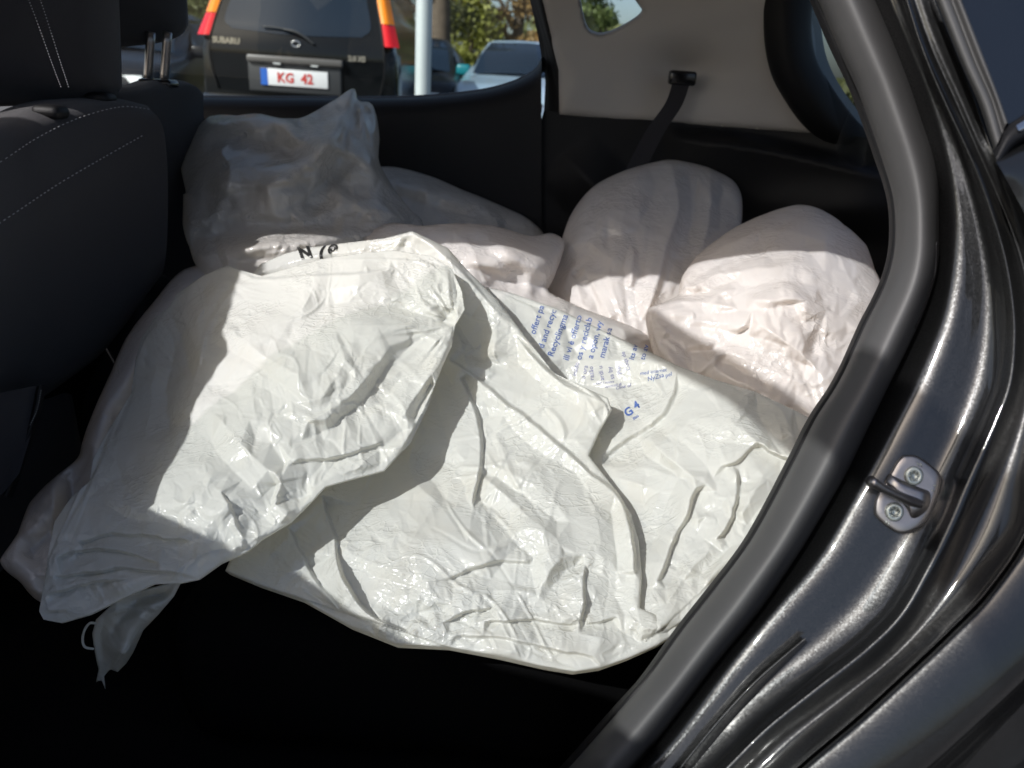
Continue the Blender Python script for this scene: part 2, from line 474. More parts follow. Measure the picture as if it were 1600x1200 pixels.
def folded(lines, out, x, y, rng):
    """film stretched flat between crease lines: each line is (height in mm, pixel points); 'd' lines drop off on one side"""
    from mathutils.geometry import delaunay_2d_cdt
    pts, hs = [], []
    def add(p, h):
        L = np.r_[0, np.cumsum(np.hypot(*np.diff(p, axis=0).T))]
        n = max(2, int(L[-1] / 11) + 1)
        t = np.linspace(0, L[-1], n)
        q = np.c_[np.interp(t, L, p[:, 0]), np.interp(t, L, p[:, 1])]
        hq = np.asarray(np.interp(t, np.linspace(0, L[-1], np.size(h)), np.atleast_1d(h)) if np.size(h) > 1 else [h] * n)
        if first[0]:                       # crossing lines: the earlier one wins
            old = np.array(pts[:first[0]]); keep = np.min(np.hypot(q[:, None, 0] - old[None, :, 0], q[:, None, 1] - old[None, :, 1]), axis=1) > 8
            q, hq = q[keep], hq[keep]
        pts.extend(q); hs.extend(hq)
    first = [0]
    for ln in lines:
        first[0] = len(pts)
        p = np.asarray(ln[1], float)
        if len(p) == 1: pts.append(p[0]); hs.append(ln[0]); continue
        if len(p) > 2: p = catmull(p, 6 * len(p))
        else: p = np.linspace(p[0], p[1], 8)
        k = len(p); wob = np.cumsum(rng.standard_normal((k, 2)), axis=0); wob -= np.linspace(wob[0], wob[-1], k); wob = wob / max(1.0, np.abs(wob).max()) * min(4.5, 0.06 * np.hypot(*(p[-1] - p[0])) + 1)
        p = p + wob
        mod = np.interp(np.linspace(0, 1, k), np.linspace(0, 1, 6), rng.uniform(0.55, 1.2, 6)); mod[0] *= .7; mod[-1] *= .6
        add(p, ln[0] * mod)
        if len(ln) > 2:                    # (crest, points, (dx, dy), low height)
            q = p[2:-2] + np.asarray(ln[2], float) * 0.5; add(q, ln[3] * 0.35 if ln[3] < 0 else ln[3])
    o = out[::4]; pts.extend(o); hs.extend([0.0] * len(o))
    V = [Vector((float(a), float(b))) for a, b in pts]
    vo, _, tri, ov, _, _ = delaunay_2d_cdt(V, [], [], 0, 0.5)
    hv = np.array([np.mean([hs[k] for k in src]) if len(src) else 0.0 for src in ov])
    vx = np.array([(v.x, v.y) for v in vo])
    h = np.zeros(x.shape)
    x0, y0, st = x[0, 0], y[0, 0], x[0, 1] - x[0, 0]
    for t in tri:
        a, b, c = vx[list(t)]
        j0, j1 = int((min(a[0], b[0], c[0]) - x0) / st), int((max(a[0], b[0], c[0]) - x0) / st) + 2
        i0, i1 = int((min(a[1], b[1], c[1]) - y0) / st), int((max(a[1], b[1], c[1]) - y0) / st) + 2
        i0, j0 = max(i0, 0), max(j0, 0)
        X, Y = x[i0:i1, j0:j1], y[i0:i1, j0:j1]
        if X.size == 0: continue
        den = (b[1] - c[1]) * (a[0] - c[0]) + (c[0] - b[0]) * (a[1] - c[1])
        if abs(den) < 1e-9: continue
        l0 = ((b[1] - c[1]) * (X - c[0]) + (c[0] - b[0]) * (Y - c[1])) / den
        l1 = ((c[1] - a[1]) * (X - c[0]) + (a[0] - c[0]) * (Y - c[1])) / den
        m = (l0 >= -1e-6) & (l1 >= -1e-6) & (l0 + l1 <= 1 + 1e-6)
        h[i0:i1, j0:j1][m] = (l0 * hv[t[0]] + l1 * hv[t[1]] + (1 - l0 - l1) * hv[t[2]])[m]
    return h * 0.00085

def tin(rng, x, y, cell, ang=0.0, aspect=1.0, warp=0.45, line=None):
    """flat facets meeting in creases: linear interpolation on a warped triangle lattice"""
    c, s_ = math.cos(ang), math.sin(ang)
    u = (x * c + y * s_) / (cell * aspect); v = (-x * s_ + y * c) / cell
    u = u - u.min() + 2; v = v - v.min() + 2
    n = int(max(u.max(), v.max()) * 1.5) + 12
    def sn(g, a, b):
        i, j = a.astype(int) % (n - 1), b.astype(int) % (n - 1); fa, fb = a % 1, b % 1
        fa, fb = fa * fa * (3 - 2 * fa), fb * fb * (3 - 2 * fb)
        return (g[i, j] * (1 - fa) + g[i + 1, j] * fa) * (1 - fb) + (g[i, j + 1] * (1 - fa) + g[i + 1, j + 1] * fa) * fb
    g1, g2, gh = rng.standard_normal((n, n)), rng.standard_normal((n, n)), rng.standard_normal((2 * n, 2 * n))
    uu = u + warp * sn(g1, u * 0.8, v * 0.8); vv = v + warp * sn(g2, u * 0.8, v * 0.8)
    sk = (uu + vv) * 0.366
    a, b = np.maximum(uu + sk, 0), np.maximum(vv + sk, 0)
    i, j = np.floor(a).astype(int), np.floor(b).astype(int); fa, fb = a - i, b - j
    i %= 2 * n - 1; j %= 2 * n - 1
    lo = fa > fb
    b0, b1, b2 = np.where(lo, 1 - fa, 1 - fb), np.where(lo, fa - fb, fb - fa), np.where(lo, fb, fa)
    h = np.where(lo, gh[i, j] * b0 + gh[i + 1, j] * b1 + gh[i + 1, j + 1] * b2, gh[i, j] * b0 + gh[i, j + 1] * b1 + gh[i + 1, j + 1] * b2)
    if line is None: return h
    # sharp raised or sunken crease along some of the facet edges
    ge = rng.standard_normal((3, 2 * n, 2 * n))
    d = np.stack([b2, b0, np.where(lo, b1, 9)]); d2 = np.where(lo, 9, b1)       # edges: base, far, diagonal
    amp = [np.where(lo, ge[0, i, j], ge[1, i, j]), np.where(lo, ge[1, i + 1, j], ge[0, i, j + 1]), ge[2, i, j], ge[2, i, j]]
    out = np.zeros_like(h)
    for q, am in zip((b2, b0, b1), (amp[0], amp[1], amp[2])):
        # fade the crease towards its ends so that it runs out in the film
        out += np.where(am > 0.25, np.minimum(am, 1.6), np.where(am < -0.9, -0.7, 0.0)) * np.clip(1 - q * cell * 0.8 / line, 0, 1) * np.clip((1 - q - np.abs(1 - q - 2 * np.where(q is b0, b1, b0))) * 4, 0, 1)
    return h, out

def blur(h, k=1):
    for _ in range(k):
        p = np.pad(h, 1, mode='edge')
        h = (p[1:-1, 1:-1] * 4 + (p[:-2, 1:-1] + p[2:, 1:-1] + p[1:-1, :-2] + p[1:-1, 2:]) * 2 + p[:-2, :-2] + p[2:, 2:] + p[:-2, 2:] + p[2:, :-2]) / 16
    return h

SHEETS = {}
def sheet(name, outline, anchors, feats, mat, parent=None, step=3.0, edge=(0.04, 45), back=0.10, crumple=1.0,
          seed=1, hole=None, curve=True, back_dir=(0, 0.55, -0.83), pinches=(), flow=(0.0, 1.0), folds=None, rough=0.0):
    """a film surface whose silhouette, folds and depth are given; closed behind when back > 0"""
    out = catmull(list(outline) + [outline[0]], 9 * len(outline))[:-1] if curve else np.asarray(outline, float)
    rng = np.random.default_rng(seed)
    if rough:
        k = len(out); out = out + np.c_[np.interp(np.arange(k), np.arange(0, k + 6, 6), rng.standard_normal(len(np.arange(0, k + 6, 6))) * rough), np.interp(np.arange(k), np.arange(0, k + 7, 7), rng.standard_normal(len(np.arange(0, k + 7, 7))) * rough)]
    x0, y0 = out.min(0) - 2 * step; x1, y1 = out.max(0) + 2 * step
    nx = int((x1 - x0) / step) + 2; ny = int((y1 - y0) / step) + 2
    gx, gy = np.meshgrid(x0 + np.arange(nx) * step, y0 + np.arange(ny) * step)
    ins = inside(out, gx, gy)
    D, NX, NY, _, _ = near(out, gx, gy)
    if hole is not None:
        hp = catmull(list(hole) + [hole[0]], 9 * len(hole))[:-1]
        hi = inside(hp, gx, gy); Dh, HX, HY, _, _ = near(hp, gx, gy)
        ins &= ~hi
        NX, NY = np.where(Dh < D, HX, NX), np.where(Dh < D, HY, NY)
    dil = ins.copy()                       # outside vertices next to the inside move onto the outline
    for sy in (-1, 0, 1):
        for sx in (-1, 0, 1):
            dil |= np.roll(np.roll(ins, sy, 0), sx, 1)
    rim = dil & ~ins
    px, py = np.where(rim, NX, gx), np.where(rim, NY, gy)
    dist = np.where(ins, D, 0.0)
    base = tps(anchors)(px, py)
    h = blur(heights(feats, px, py), int(round(2.6 / step)))
    if folds is not None: h = h + blur(folded(folds, out, gx, gy, np.random.default_rng(seed + 100)), 0 if step < 2.3 else 1)
    if crumple > 0:
        fade = np.clip(dist / 12.0, 0.1, 1)
        v1 = np.clip(0.55 + 0.6 * smooth_noise(rng, ny, nx, 130 / step), 0.12, 1.5)
        v2 = np.clip(0.45 + 0.7 * smooth_noise(rng, ny, nx, 80 / step), 0.08, 1.6)
        v3 = np.clip(0.35 + 0.8 * smooth_noise(rng, ny, nx, 60 / step), 0.05, 1.6)
        fa, fs = R(flow[0]), flow[1]
        h1, l1 = tin(rng, px, py, 96, fa, fs, line=7.0)
        h2, l2 = tin(rng, px, py, 46, fa + 0.5, fs, line=5.0)
        h3, l3 = tin(rng, px, py, 22, fa - 0.4, fs, line=3.6)
        k1 = 0.45 if folds is not None else 1.0
        w = 0.0100 * k1 * v1 * h1 + 0.0045 * v2 * h2 + 0.0017 * v3 * h3 + 0.0019 * v1 * l1 + 0.0013 * v2 * l2 + 0.0008 * v3 * l3
        for qx, qy, qr, qh in pinches:     # creases that run out from a gathered point
            rr = np.hypot(px - qx, py - qy) + 4; th = np.arctan2(py - qy, px - qx)
            w = w + qh * np.exp(-(rr / qr)**2) * np.clip(rr / 30, 0.15, 1) * (tin(rng, np.log(rr) * 30, th * 90, 26, 0, 1.6, 0.3) + 0.5 * tin(rng, np.log(rr) * 30, th * 90, 13, 0, 2.0, 0.3))
        h = h + crumple * fade * w
    ed, er = edge
    if ed:
        e = np.clip(dist / er, 0, 1)
        h = h - ed * (1 - np.sqrt(np.clip(1 - (1 - e)**2, 0, 1)))
    rd = rays(px, py)
    rn = np.linalg.norm(rd, axis=-1)
    T = X = CAM + rd * (base - h / rn)[..., None]
    act = dil
    SHEETS[name] = (x0, y0, step, X, act)
    ids = -np.ones((ny, nx), int); ids[dil] = np.arange(dil.sum())
    V = [X[dil]]
    a, b, c, d = ids[:-1, :-1], ids[:-1, 1:], ids[1:, 1:], ids[1:, :-1]
    i4 = ins[:-1, :-1] | ins[:-1, 1:] | ins[1:, 1:] | ins[1:, :-1]
    F = []
    q = (a >= 0) & (b >= 0) & (c >= 0) & (d >= 0) & i4
    F.append(np.stack([a[q], d[q], c[q], b[q]], 1))
    if back > 0:
        dep = back * np.sqrt(np.clip(1 - (1 - np.clip(dist / (er * 2.2 + 25), 0, 1))**2, 0, 1))
        Bk = T + np.asarray(back_dir) * dep[..., None]
        n0 = int(dil.sum())
        ib = ids.copy(); ib[ins] = n0 + np.arange(ins.sum())
        V.append(Bk[ins])
        a2, b2, c2, d2 = ib[:-1, :-1], ib[:-1, 1:], ib[1:, 1:], ib[1:, :-1]
        F.append(np.stack([a2[q], b2[q], c2[q], d2[q]], 1))
    V = np.concatenate(V); F = np.concatenate(F)
    me = bpy.data.meshes.new(name)
    me.vertices.add(len(V)); me.vertices.foreach_set('co', V.astype(np.float32).ravel())
    me.loops.add(F.size); me.loops.foreach_set('vertex_index', F.astype(np.int32).ravel())
    me.polygons.add(len(F)); me.polygons.foreach_set('loop_start', np.arange(0, F.size, 4, dtype=np.int32))
    me.polygons.foreach_set('use_smooth', np.ones(len(F), bool))
    me.update(calc_edges=True); me.validate()
    me.materials.append(mat)
    o = bpy.data.objects.new(name, me); COL.objects.link(o)
    if parent is not None: put(o, parent)
    return o

def on_sheet(name, px, py, lift=0.0008):
    x0, y0, st, X, act = SHEETS[name]
    u = np.clip((np.asarray(px) - x0) / st, 0, X.shape[1] - 1.001); v = np.clip((np.asarray(py) - y0) / st, 0, X.shape[0] - 1.001)
    i, j = v.astype(int), u.astype(int); fv, fu = (v - i)[..., None], (u - j)[..., None]
    p = (X[i, j] * (1 - fu) + X[i, j + 1] * fu) * (1 - fv) + (X[i + 1, j] * (1 - fu) + X[i + 1, j + 1] * fu) * fv
    d = CAM - p
    return p + d / np.linalg.norm(d, axis=-1, keepdims=True) * lift

# ------------------------------------------------------------------ the bags
def bag_root(px, py, Y):
    p = P(px, py, Y); return root('plastic_bag', (float(p[0]), float(p[1]), float(p[2])))

BAGGRP = 'plastic bags piled on the back seat'
def bag(label, base, **kw):
    r = bag_root(*base)
    tag(r, label, 'plastic bag', BAGGRP)
    kw.setdefault('mat', M['bag'])
    key = kw.pop('key')
    o = sheet(key, parent=r, **kw)
    o.name = 'bag_body'
    return r

def fan(ox, oy, a0, a1, n, r0, r1, amp, seed):
    """tension creases running out from a gathered point, crests and troughs in turn"""
    g = np.random.default_rng(seed); out = []
    for k in range(n):
        a = R(a0 + (a1 - a0) * (k + g.uniform(.2, .8)) / n); b = a + g.uniform(-.12, .12)
        s0, s1 = r0 * g.uniform(.7, 1.5), r1 * g.uniform(.55, 1.0)
        h = amp * g.uniform(.5, 1.1) * (1 if k % 2 == 0 else -.6)
        out.append((h, [(ox + s0 * math.cos(a), oy + s0 * math.sin(a)), (ox + (s0 + s1) / 2 * math.cos((a + b) / 2), oy + (s0 + s1) / 2 * math.sin((a + b) / 2)), (ox + s1 * math.cos(b), oy + s1 * math.sin(b))]))
    return out

# grey-looking milky bag against the far door, its empty neck standing up
bag('milky bag against the far door, its empty neck standing up towards the window', (430, 400, 1.2), key='D', rough=2.2, mat=M['bag_thin'],
    outline=[(286, 300), (290, 250), (305, 205), (345, 182), (400, 178), (445, 188), (478, 183), (520, 152), (552, 138), (560, 158), (582, 165),
             (593, 205), (594, 250), (612, 285), (640, 325), (660, 345), (655, 380), (600, 410), (450, 440), (330, 440), (292, 380)],
    anchors=[(290, 250, 1.42), (550, 140, 1.55), (600, 250, 1.5), (650, 350, 1.35), (300, 420, 1.12), (450, 430, 1.1), (450, 280, 1.32)],
    feats=[bump(440, 280, 150, 90, 0.05), ridge([(478, 183), (500, 215), (560, 245), (600, 280)], 0.048, 34, 40),
           ridge([(330, 190), (400, 185), (470, 200)], 0.019, 25), ridge([(445, 190), (430, 225), (465, 250)], -0.032, 26),
           ridge([(305, 330), (380, 350), (480, 345), (560, 330)], -0.024, 30), ridge([(310, 275), (400, 290), (500, 270)], 0.022, 28),
           ridge([(480, 180), (545, 165), (590, 200)], -0.029, 22), ridge([(520, 300), (580, 330), (640, 345)], 0.035, 20), ridge([(552, 140), (530, 200), (480, 260), (400, 300)], 0.048, 24, 30), ridge([(330, 230), (360, 260), (350, 320)], 0.032, 20), ridge([(580, 168), (560, 220), (590, 260)], 0.038, 16), ridge([(420, 180), (470, 220), (520, 225)], 0.038, 18), ridge([(310, 380), (400, 385), (520, 370), (620, 365)], 0.035, 16, 24), ridge([(440, 260), (480, 300), (470, 340)], -0.032, 18)],
    folds=[(30, [(550, 150), (530, 200), (480, 255), (410, 300)]), (-12, [(520, 180), (490, 215), (455, 235)]), (26, [(480, 188), (510, 222), (560, 246), (606, 290)]), (-14, [(560, 180), (555, 215), (575, 240)]), (24, [(584, 180), (580, 230)]),
           (22, [(330, 195), (400, 188), (460, 200)]), (-10, [(330, 225), (390, 215), (440, 225)]), (26, [(310, 280), (380, 262), (440, 270)]), (-12, [(310, 310), (400, 300), (480, 290)]), (24, [(300, 345), (380, 330), (470, 340), (560, 318)]),
           (-14, [(320, 370), (420, 358), (520, 352)]), (22, [(320, 400), (430, 385), (540, 372), (640, 350)]), (-10, [(510, 262), (545, 290)]), (24, [(520, 300), (580, 318), (640, 340)]), (10, [(360, 240)]), (26, [(350, 250), (345, 310), (330, 360)])] + fan(556, 140, 85, 190, 9, 40, 270, 22, 1),
    edge=(0.03, 30), back=0.10, crumple=1.5, step=2.4, pinches=[(556, 146, 260, 0.0050), (640, 350, 160, 0.004)], seed=3)

bag('shiny limp bag lying along the far door behind the pile', (720, 350, 1.5), key='E', rough=2.2, mat=M['bag_thin'],
    outline=[(590, 262), (620, 262), (660, 272), (720, 295), (790, 325), (835, 348), (850, 372), (800, 395), (700, 385), (610, 375), (580, 320)],
    anchors=[(600, 265, 1.6), (700, 290, 1.6), (840, 350, 1.55), (700, 385, 1.42), (600, 380, 1.4)],
    feats=[ridge([(610, 290), (700, 310), (800, 350)], 0.02, 30), bump(660, 310, 60, 30, 0.03), ridge([(650, 275), (660, 310), (720, 330)], -0.012, 18)],
    folds=[(24, [(610, 285), (690, 305), (790, 345)]), (-10, [(630, 310), (720, 335)]), (20, [(610, 340), (700, 352), (800, 372)]), (18, [(650, 272), (665, 300), (720, 322)]), (-8, [(760, 330), (800, 360)])],
    edge=(0.02, 20), back=0.08, crumple=1.6, seed=5)

bag('white bag coloured with warm sunlight, wedged between the ridged front bag and the limp bag', (760, 450, 1.2), key='F', rough=2.2, mat=M['bag_warm_light'],
    outline=[(560, 368), (610, 352), (700, 350), (770, 357), (830, 368), (862, 362), (880, 378), (868, 420), (852, 448), (880, 465),
             (940, 492), (1000, 522), (1020, 545), (1015, 575), (900, 560), (760, 520), (620, 450)],
    anchors=[(590, 360, 1.22), (700, 350, 1.24), (860, 370, 1.28), (860, 445, 1.16), (1010, 550, 1.04), (780, 470, 1.09), (640, 440, 1.12)],
    feats=[bump(760, 400, 110, 40, 0.04), ridge([(855, 448), (800, 442), (740, 430)], -0.02, 20, 30), ridge([(770, 380), (830, 410), (858, 446)], 0.02, 35, 26),
           ridge([(850, 455), (930, 490), (1010, 535)], 0.02, 26, 20), ridge([(700, 360), (760, 390), (830, 395)], 0.010, 22), ridge([(640, 380), (720, 400), (800, 430)], 0.008, 30)],
    folds=fan(860, 450, 150, 220, 9, 30, 260, 12, 5) + [(14, [(860, 456), (930, 490), (1010, 536)])],
    edge=(0.05, 40), back=0.12, crumple=1.23, seed=8)

bag('tall milky bag below the belt guide, half in shade', (980, 480, 1.2), key='G', rough=2.2, mat=M['bag_warm_light'],
    outline=[(858, 440), (866, 400), (885, 350), (915, 305), (960, 272), (1010, 255), (1060, 250), (1110, 262), (1148, 285), (1160, 330),
             (1150, 380), (1110, 430), (1070, 470), (1040, 510), (1020, 560), (960, 560), (900, 500), (866, 470)],
    anchors=[(860, 440, 1.30), (900, 330, 1.45), (1040, 255, 1.56), (1150, 290, 1.58), (1160, 350, 1.45), (1060, 480, 1.14), (900, 480, 1.2), (1000, 560, 1.08)],
    feats=[bump(960, 370, 70, 110, 0.06, 20)],
    folds=[(26, [(1050, 262), (1058, 330), (1040, 400), (1008, 490)]), (-14, [(1078, 275), (1082, 350), (1066, 420)]), (20, [(1110, 272), (1105, 340), (1090, 400)]), (-10, [(1130, 300), (1125, 360)]), (24, [(1000, 266), (960, 320), (920, 390), (885, 440)]),
           (-8, [(1025, 290), (1000, 350), (970, 410)]), (18, [(940, 295), (905, 350), (880, 410)]), (14, [(950, 430), (970, 490), (990, 540)]), (-8, [(920, 440), (940, 500)]), (16, [(900, 440), (915, 490)]), (-6, [(990, 450), (1000, 500)])] + fan(990, 585, -125, -60, 13, 70, 300, 15, 2),
    edge=(0.035, 30), back=0.10, step=2.2, crumple=0.9, pinches=[(1000, 560, 330, 0.0050), (1090, 262, 120, 0.004)], seed=11)

bag('bulging white bag coloured with warm sunlight, beside the rear pillar', (1200, 560, 1.0), key='H', rough=2.2, mat=M['bag_warm_light'],
    outline=[(1012, 480), (1062, 462), (1070, 430), (1110, 385), (1160, 350), (1215, 328), (1265, 322), (1310, 342), (1350, 385), (1376, 440),
             (1385, 490), (1365, 560), (1330, 640), (1270, 690), (1190, 650), (1110, 600), (1050, 580), (1020, 530)],
    anchors=[(1012, 480, 1.03), (1066, 455, 1.12), (1120, 380, 1.24), (1250, 325, 1.3), (1370, 440, 1.14), (1370, 560, 0.98), (1270, 660, 0.88), (1110, 590, 0.96), (1200, 500, 1.0)],
    feats=[bump(1230, 450, 120, 100, 0.06)],
    folds=[(20, [(1014, 482), (1062, 470), (1100, 472), (1140, 480)]), (-10, [(1070, 462), (1110, 455)]), (20, [(1072, 450), (1150, 424), (1250, 412)]), (-6, [(1090, 430), (1160, 400), (1230, 392)]), (18, [(1130, 382), (1210, 362), (1300, 380)]),
           (-6, [(1150, 450), (1240, 440), (1310, 460)]), (16, [(1180, 470), (1260, 470), (1350, 520)]), (-12, [(1068, 552), (1120, 548), (1172, 512)]), (20, [(1110, 566), (1172, 506), (1235, 542), (1300, 600)]), (-6, [(1190, 545), (1240, 580)]),
           (12, [(1170, 600), (1230, 620)]), (14, [(1300, 350), (1318, 420), (1350, 480)]), (-4, [(1280, 520), (1320, 570)]), (8, [(1040, 520)])] + fan(985, 500, -38, 30, 15, 80, 370, 9, 3),
    edge=(0.035, 32), back=0.10, step=2.2, crumple=0.75, pinches=[(1000, 490, 330, 0.0042), (1290, 660, 200, 0.0030)], seed=14)

bag('shaded bag edge showing between the front seat and the flopped bag, sun strips on it', (200, 640, 0.85), key='I', rough=2.2, mat=M['bag_warm_light'],
    outline=[(345, 412), (305, 415), (275, 428), (235, 478), (190, 548), (155, 625), (130, 690), (122, 715), (85, 748), (50, 788), (22, 840), (4, 880),
             (25, 912), (62, 942), (110, 930), (190, 840), (290, 700), (390, 560), (430, 440)],
    anchors=[(330, 412, 1.12), (250, 450, 1.08), (190, 550, 0.94), (130, 700, 0.80), (50, 790, 0.72), (4, 880, 0.65), (62, 942, 0.62), (250, 700, 0.86), (380, 560, 1.0)],
    feats=[ridge([(300, 425), (240, 500), (200, 590), (165, 640), (140, 720), (112, 772)], 0.03, 30, 26), ridge([(4, 880), (60, 815), (120, 740)], 0.02, 22, 26),
           ridge([(30, 880), (80, 830), (110, 800)], -0.02, 16)],
    edge=(0.05, 40), back=0.08, crumple=1.35, seed=17)

# the printed recycling bag spilling towards the sill
bag('recycling bag with blue printed lines, spilling towards the door seal', (1060, 760, 0.8), key='C',
    outline=[(760, 448), (800, 458), (870, 482), (950, 520), (1012, 548), (1060, 572), (1120, 594), (1180, 612), (1240, 640), (1282, 662), (1255, 720),
             (1215, 790), (1180, 840), (1120, 905), (1075, 965), (1010, 1012), (960, 1000), (880, 880), (830, 700), (780, 560)],
    anchors=[(770, 450, 1.06), (870, 482, 1.03), (1012, 552, 0.97), (1060, 575, 0.92), (1280, 660, 0.80), (1230, 740, 0.73), (1120, 890, 0.62), (1010, 1000, 0.56),
             (930, 700, 0.84), (880, 600, 0.96), (1000, 850, 0.68), (1110, 720, 0.74)],
    feats=[bump(1150, 660, 90, 55, 0.015)],
    folds=[(8, [(830, 480), (852, 520), (866, 552)]), (-5, [(870, 492), (890, 530), (900, 552)]), (7, [(925, 512), (930, 545)]), (-4, [(958, 530), (965, 552)]), (6, [(985, 540), (992, 556)]), (8, [(900, 575), (940, 590)]), (6, [(985, 575), (1020, 592)]), (15, [(850, 566), (920, 560), (1000, 561), (1058, 568)]), (-8, [(890, 596), (940, 610), (1000, 602), (1044, 590)]), (3, [(860, 510), (950, 535)]), (6, [(905, 500), (880, 545)]), (1, [(980, 548)]),
           (12, [(1058, 582), (1042, 628), (1012, 664), (970, 692), (932, 716)], (13, 11), -16), (9, [(1090, 610), (1080, 650), (1050, 690)]), (2, [(900, 640), (950, 650)]), (10, [(958, 618), (985, 640)]),
           (17, [(1018, 688), (1060, 728), (1093, 752)]), (6, [(930, 728), (1000, 732), (1093, 752)]), (-4, [(1010, 712), (1050, 735)]), (19, [(1093, 752), (1066, 808), (1042, 858), (1020, 918)], (11, 5), -7),
           (-2, [(960, 800), (1010, 820)]), (4, [(1000, 880)]), (-3, [(1040, 790), (1020, 850)]), (14, [(1100, 612), (1140, 600), (1172, 625)]), (18, [(1130, 650), (1160, 670)]), (2, [(1120, 690), (1150, 690)]),
           (22, [(1183, 691), (1215, 712), (1256, 719)], (-4, 10), -14), (16, [(1183, 691), (1160, 714), (1126, 728)], (4, 9), 0), (-6, [(1182, 612), (1186, 650), (1208, 692)]), (10, [(1220, 640), (1240, 680)]),
           (17, [(1150, 720), (1149, 768), (1132, 822), (1118, 842)], (11, 4), -10), (2, [(1104, 728), (1118, 762), (1112, 800)]), (11, [(1092, 736), (1122, 764), (1146, 756)]), (9, [(1080, 814), (1112, 806), (1132, 820)]), (0, [(1090, 832), (1112, 850)]),
           (9, [(1192, 744), (1152, 804), (1096, 868), (1048, 936), (1028, 988)]), (-7, [(1226, 742), (1166, 826), (1090, 902)]), (6, [(1214, 780), (1150, 850), (1090, 930)]), (-5, [(1060, 880), (1040, 920)])],
    curve=False, edge=(0.004, 5), back=0.08, crumple=0.85, seed=23, step=1.8)

# the ridged bag in the middle
bag('big creased white bag with a sharp diagonal ridge, overhanging the seat edge', (760, 900, 0.7), key='B',
    outline=[(390, 432), (408, 412), (445, 396), (480, 387), (560, 377), (602, 372), (644, 361), (668, 372), (700, 388), (732, 424), (775, 466), (820, 525), (865, 582), (910, 604),
             (950, 622), (956, 640), (938, 672), (920, 712), (942, 740), (966, 770), (986, 803), (998, 845), (1003, 900), (1000, 950), (1052, 972), (1065, 985),
             (1030, 1008), (985, 1028), (940, 1044), (898, 1050), (850, 1042), (780, 1026), (700, 1011), (618, 1007), (545, 978), (470, 936), (400, 912), (352, 892),
             (370, 850), (420, 780), (440, 680), (430, 560), (410, 480)],
    anchors=[(400, 430, 1.03), (480, 390, 1.07), (644, 362, 1.05), (720, 430, 1.02), (860, 582, 0.92), (950, 625, 0.84), (920, 712, 0.79), (985, 800, 0.70), (1000, 930, 0.60),
             (900, 1048, 0.53), (700, 1010, 0.545), (540, 975, 0.57), (370, 890, 0.62), (480, 780, 0.74), (600, 740, 0.78), (650, 600, 0.90), (740, 560, 0.92), (800, 800, 0.68), (430, 560, 0.98)],
    feats=[bump(640, 860, 120, 90, 0.02)],
    folds=[(22, [(644, 364), (690, 397), (732, 442), (797, 517), (862, 588), (946, 630)]), (-4, [(640, 385), (682, 436), (722, 510), (760, 580)]), (6, [(660, 440), (690, 520)]), (12, [(810, 570), (880, 622), (940, 650)]), (4, [(800, 600), (870, 660), (915, 700)]), 
           (5, [(450, 410), (520, 395), (600, 385)]), (-6, [(440, 430), (560, 410)]),
           (20, [(692, 556), (740, 588), (800, 640), (862, 694), (920, 738), (962, 772), (986, 830), (994, 900)], (9, -6), -4),
           (17, [(704, 562), (734, 630), (747, 690), (746, 740), (739, 794)], (12, -1), -13), (2, [(672, 590), (690, 660), (712, 730), (730, 780)]), (14, [(650, 560), (652, 640), (640, 720)]), (-4, [(620, 640), (600, 720)]),
           (5, [(780, 640), (820, 690), (900, 740)]), (13, [(754, 716), (800, 738), (850, 768), (890, 815)]), (0, [(775, 745), (820, 772), (870, 815)]), (17, [(764, 753), (800, 782), (850, 824), (882, 862)]), (-2, [(770, 800), (800, 850), (835, 872)]),
           (10, [(920, 770), (935, 830), (930, 880)]), (-2, [(955, 800), (965, 870), (960, 930)]), (10, [(642, 740), (664, 768), (690, 792)]), (-3, [(660, 730), (680, 760), (705, 792)]), (6, [(560, 790), (620, 780)]), (12, [(530, 852), (580, 882), (680, 912)]), (4, [(560, 890), (640, 920)]),
           (14, [(640, 850)]), (8, [(730, 850)]), (10, [(692, 908), (740, 882), (790, 872), (842, 878)], (0, 11), -9), (15, [(846, 914), (862, 888), (880, 868), (912, 862), (955, 878)]), (-3, [(866, 912), (884, 890), (905, 878)]), (-3, [(930, 890), (955, 905)]),
           (13, [(914, 882), (912, 925), (905, 974)], (9, 2), -8), (12, [(690, 972), (735, 952), (772, 945)], (3, 9), -7), (6, [(800, 920), (850, 940)]), (-3, [(780, 905), (870, 922)]), (14, [(745, 972), (830, 970), (902, 976), (976, 962)], (1, 9), -6), (9, [(700, 992), (800, 997), (900, 1018), (940, 1030)], (-2, 9), -3),
           (10, [(828, 994), (832, 1016)]), (9, [(838, 994), (880, 990), (950, 1000)]), (8, [(640, 936), (700, 944), (770, 924)]), (-4, [(650, 960), (690, 955)]), (12, [(985, 960), (1010, 985), (1045, 978)]), (-3, [(975, 990), (1000, 1005)]), (9, [(990, 930)]),
           (26, [(500, 772), (515, 830), (536, 900), (575, 955), (640, 990)], (12, -3), -4), (16, [(450, 824), (470, 866), (496, 915), (530, 952)], (10, -3), -2), (0, [(420, 870), (460, 915)])],
    curve=False, edge=(0.004, 5), back=0.05, crumple=0.85, seed=29, step=1.8)

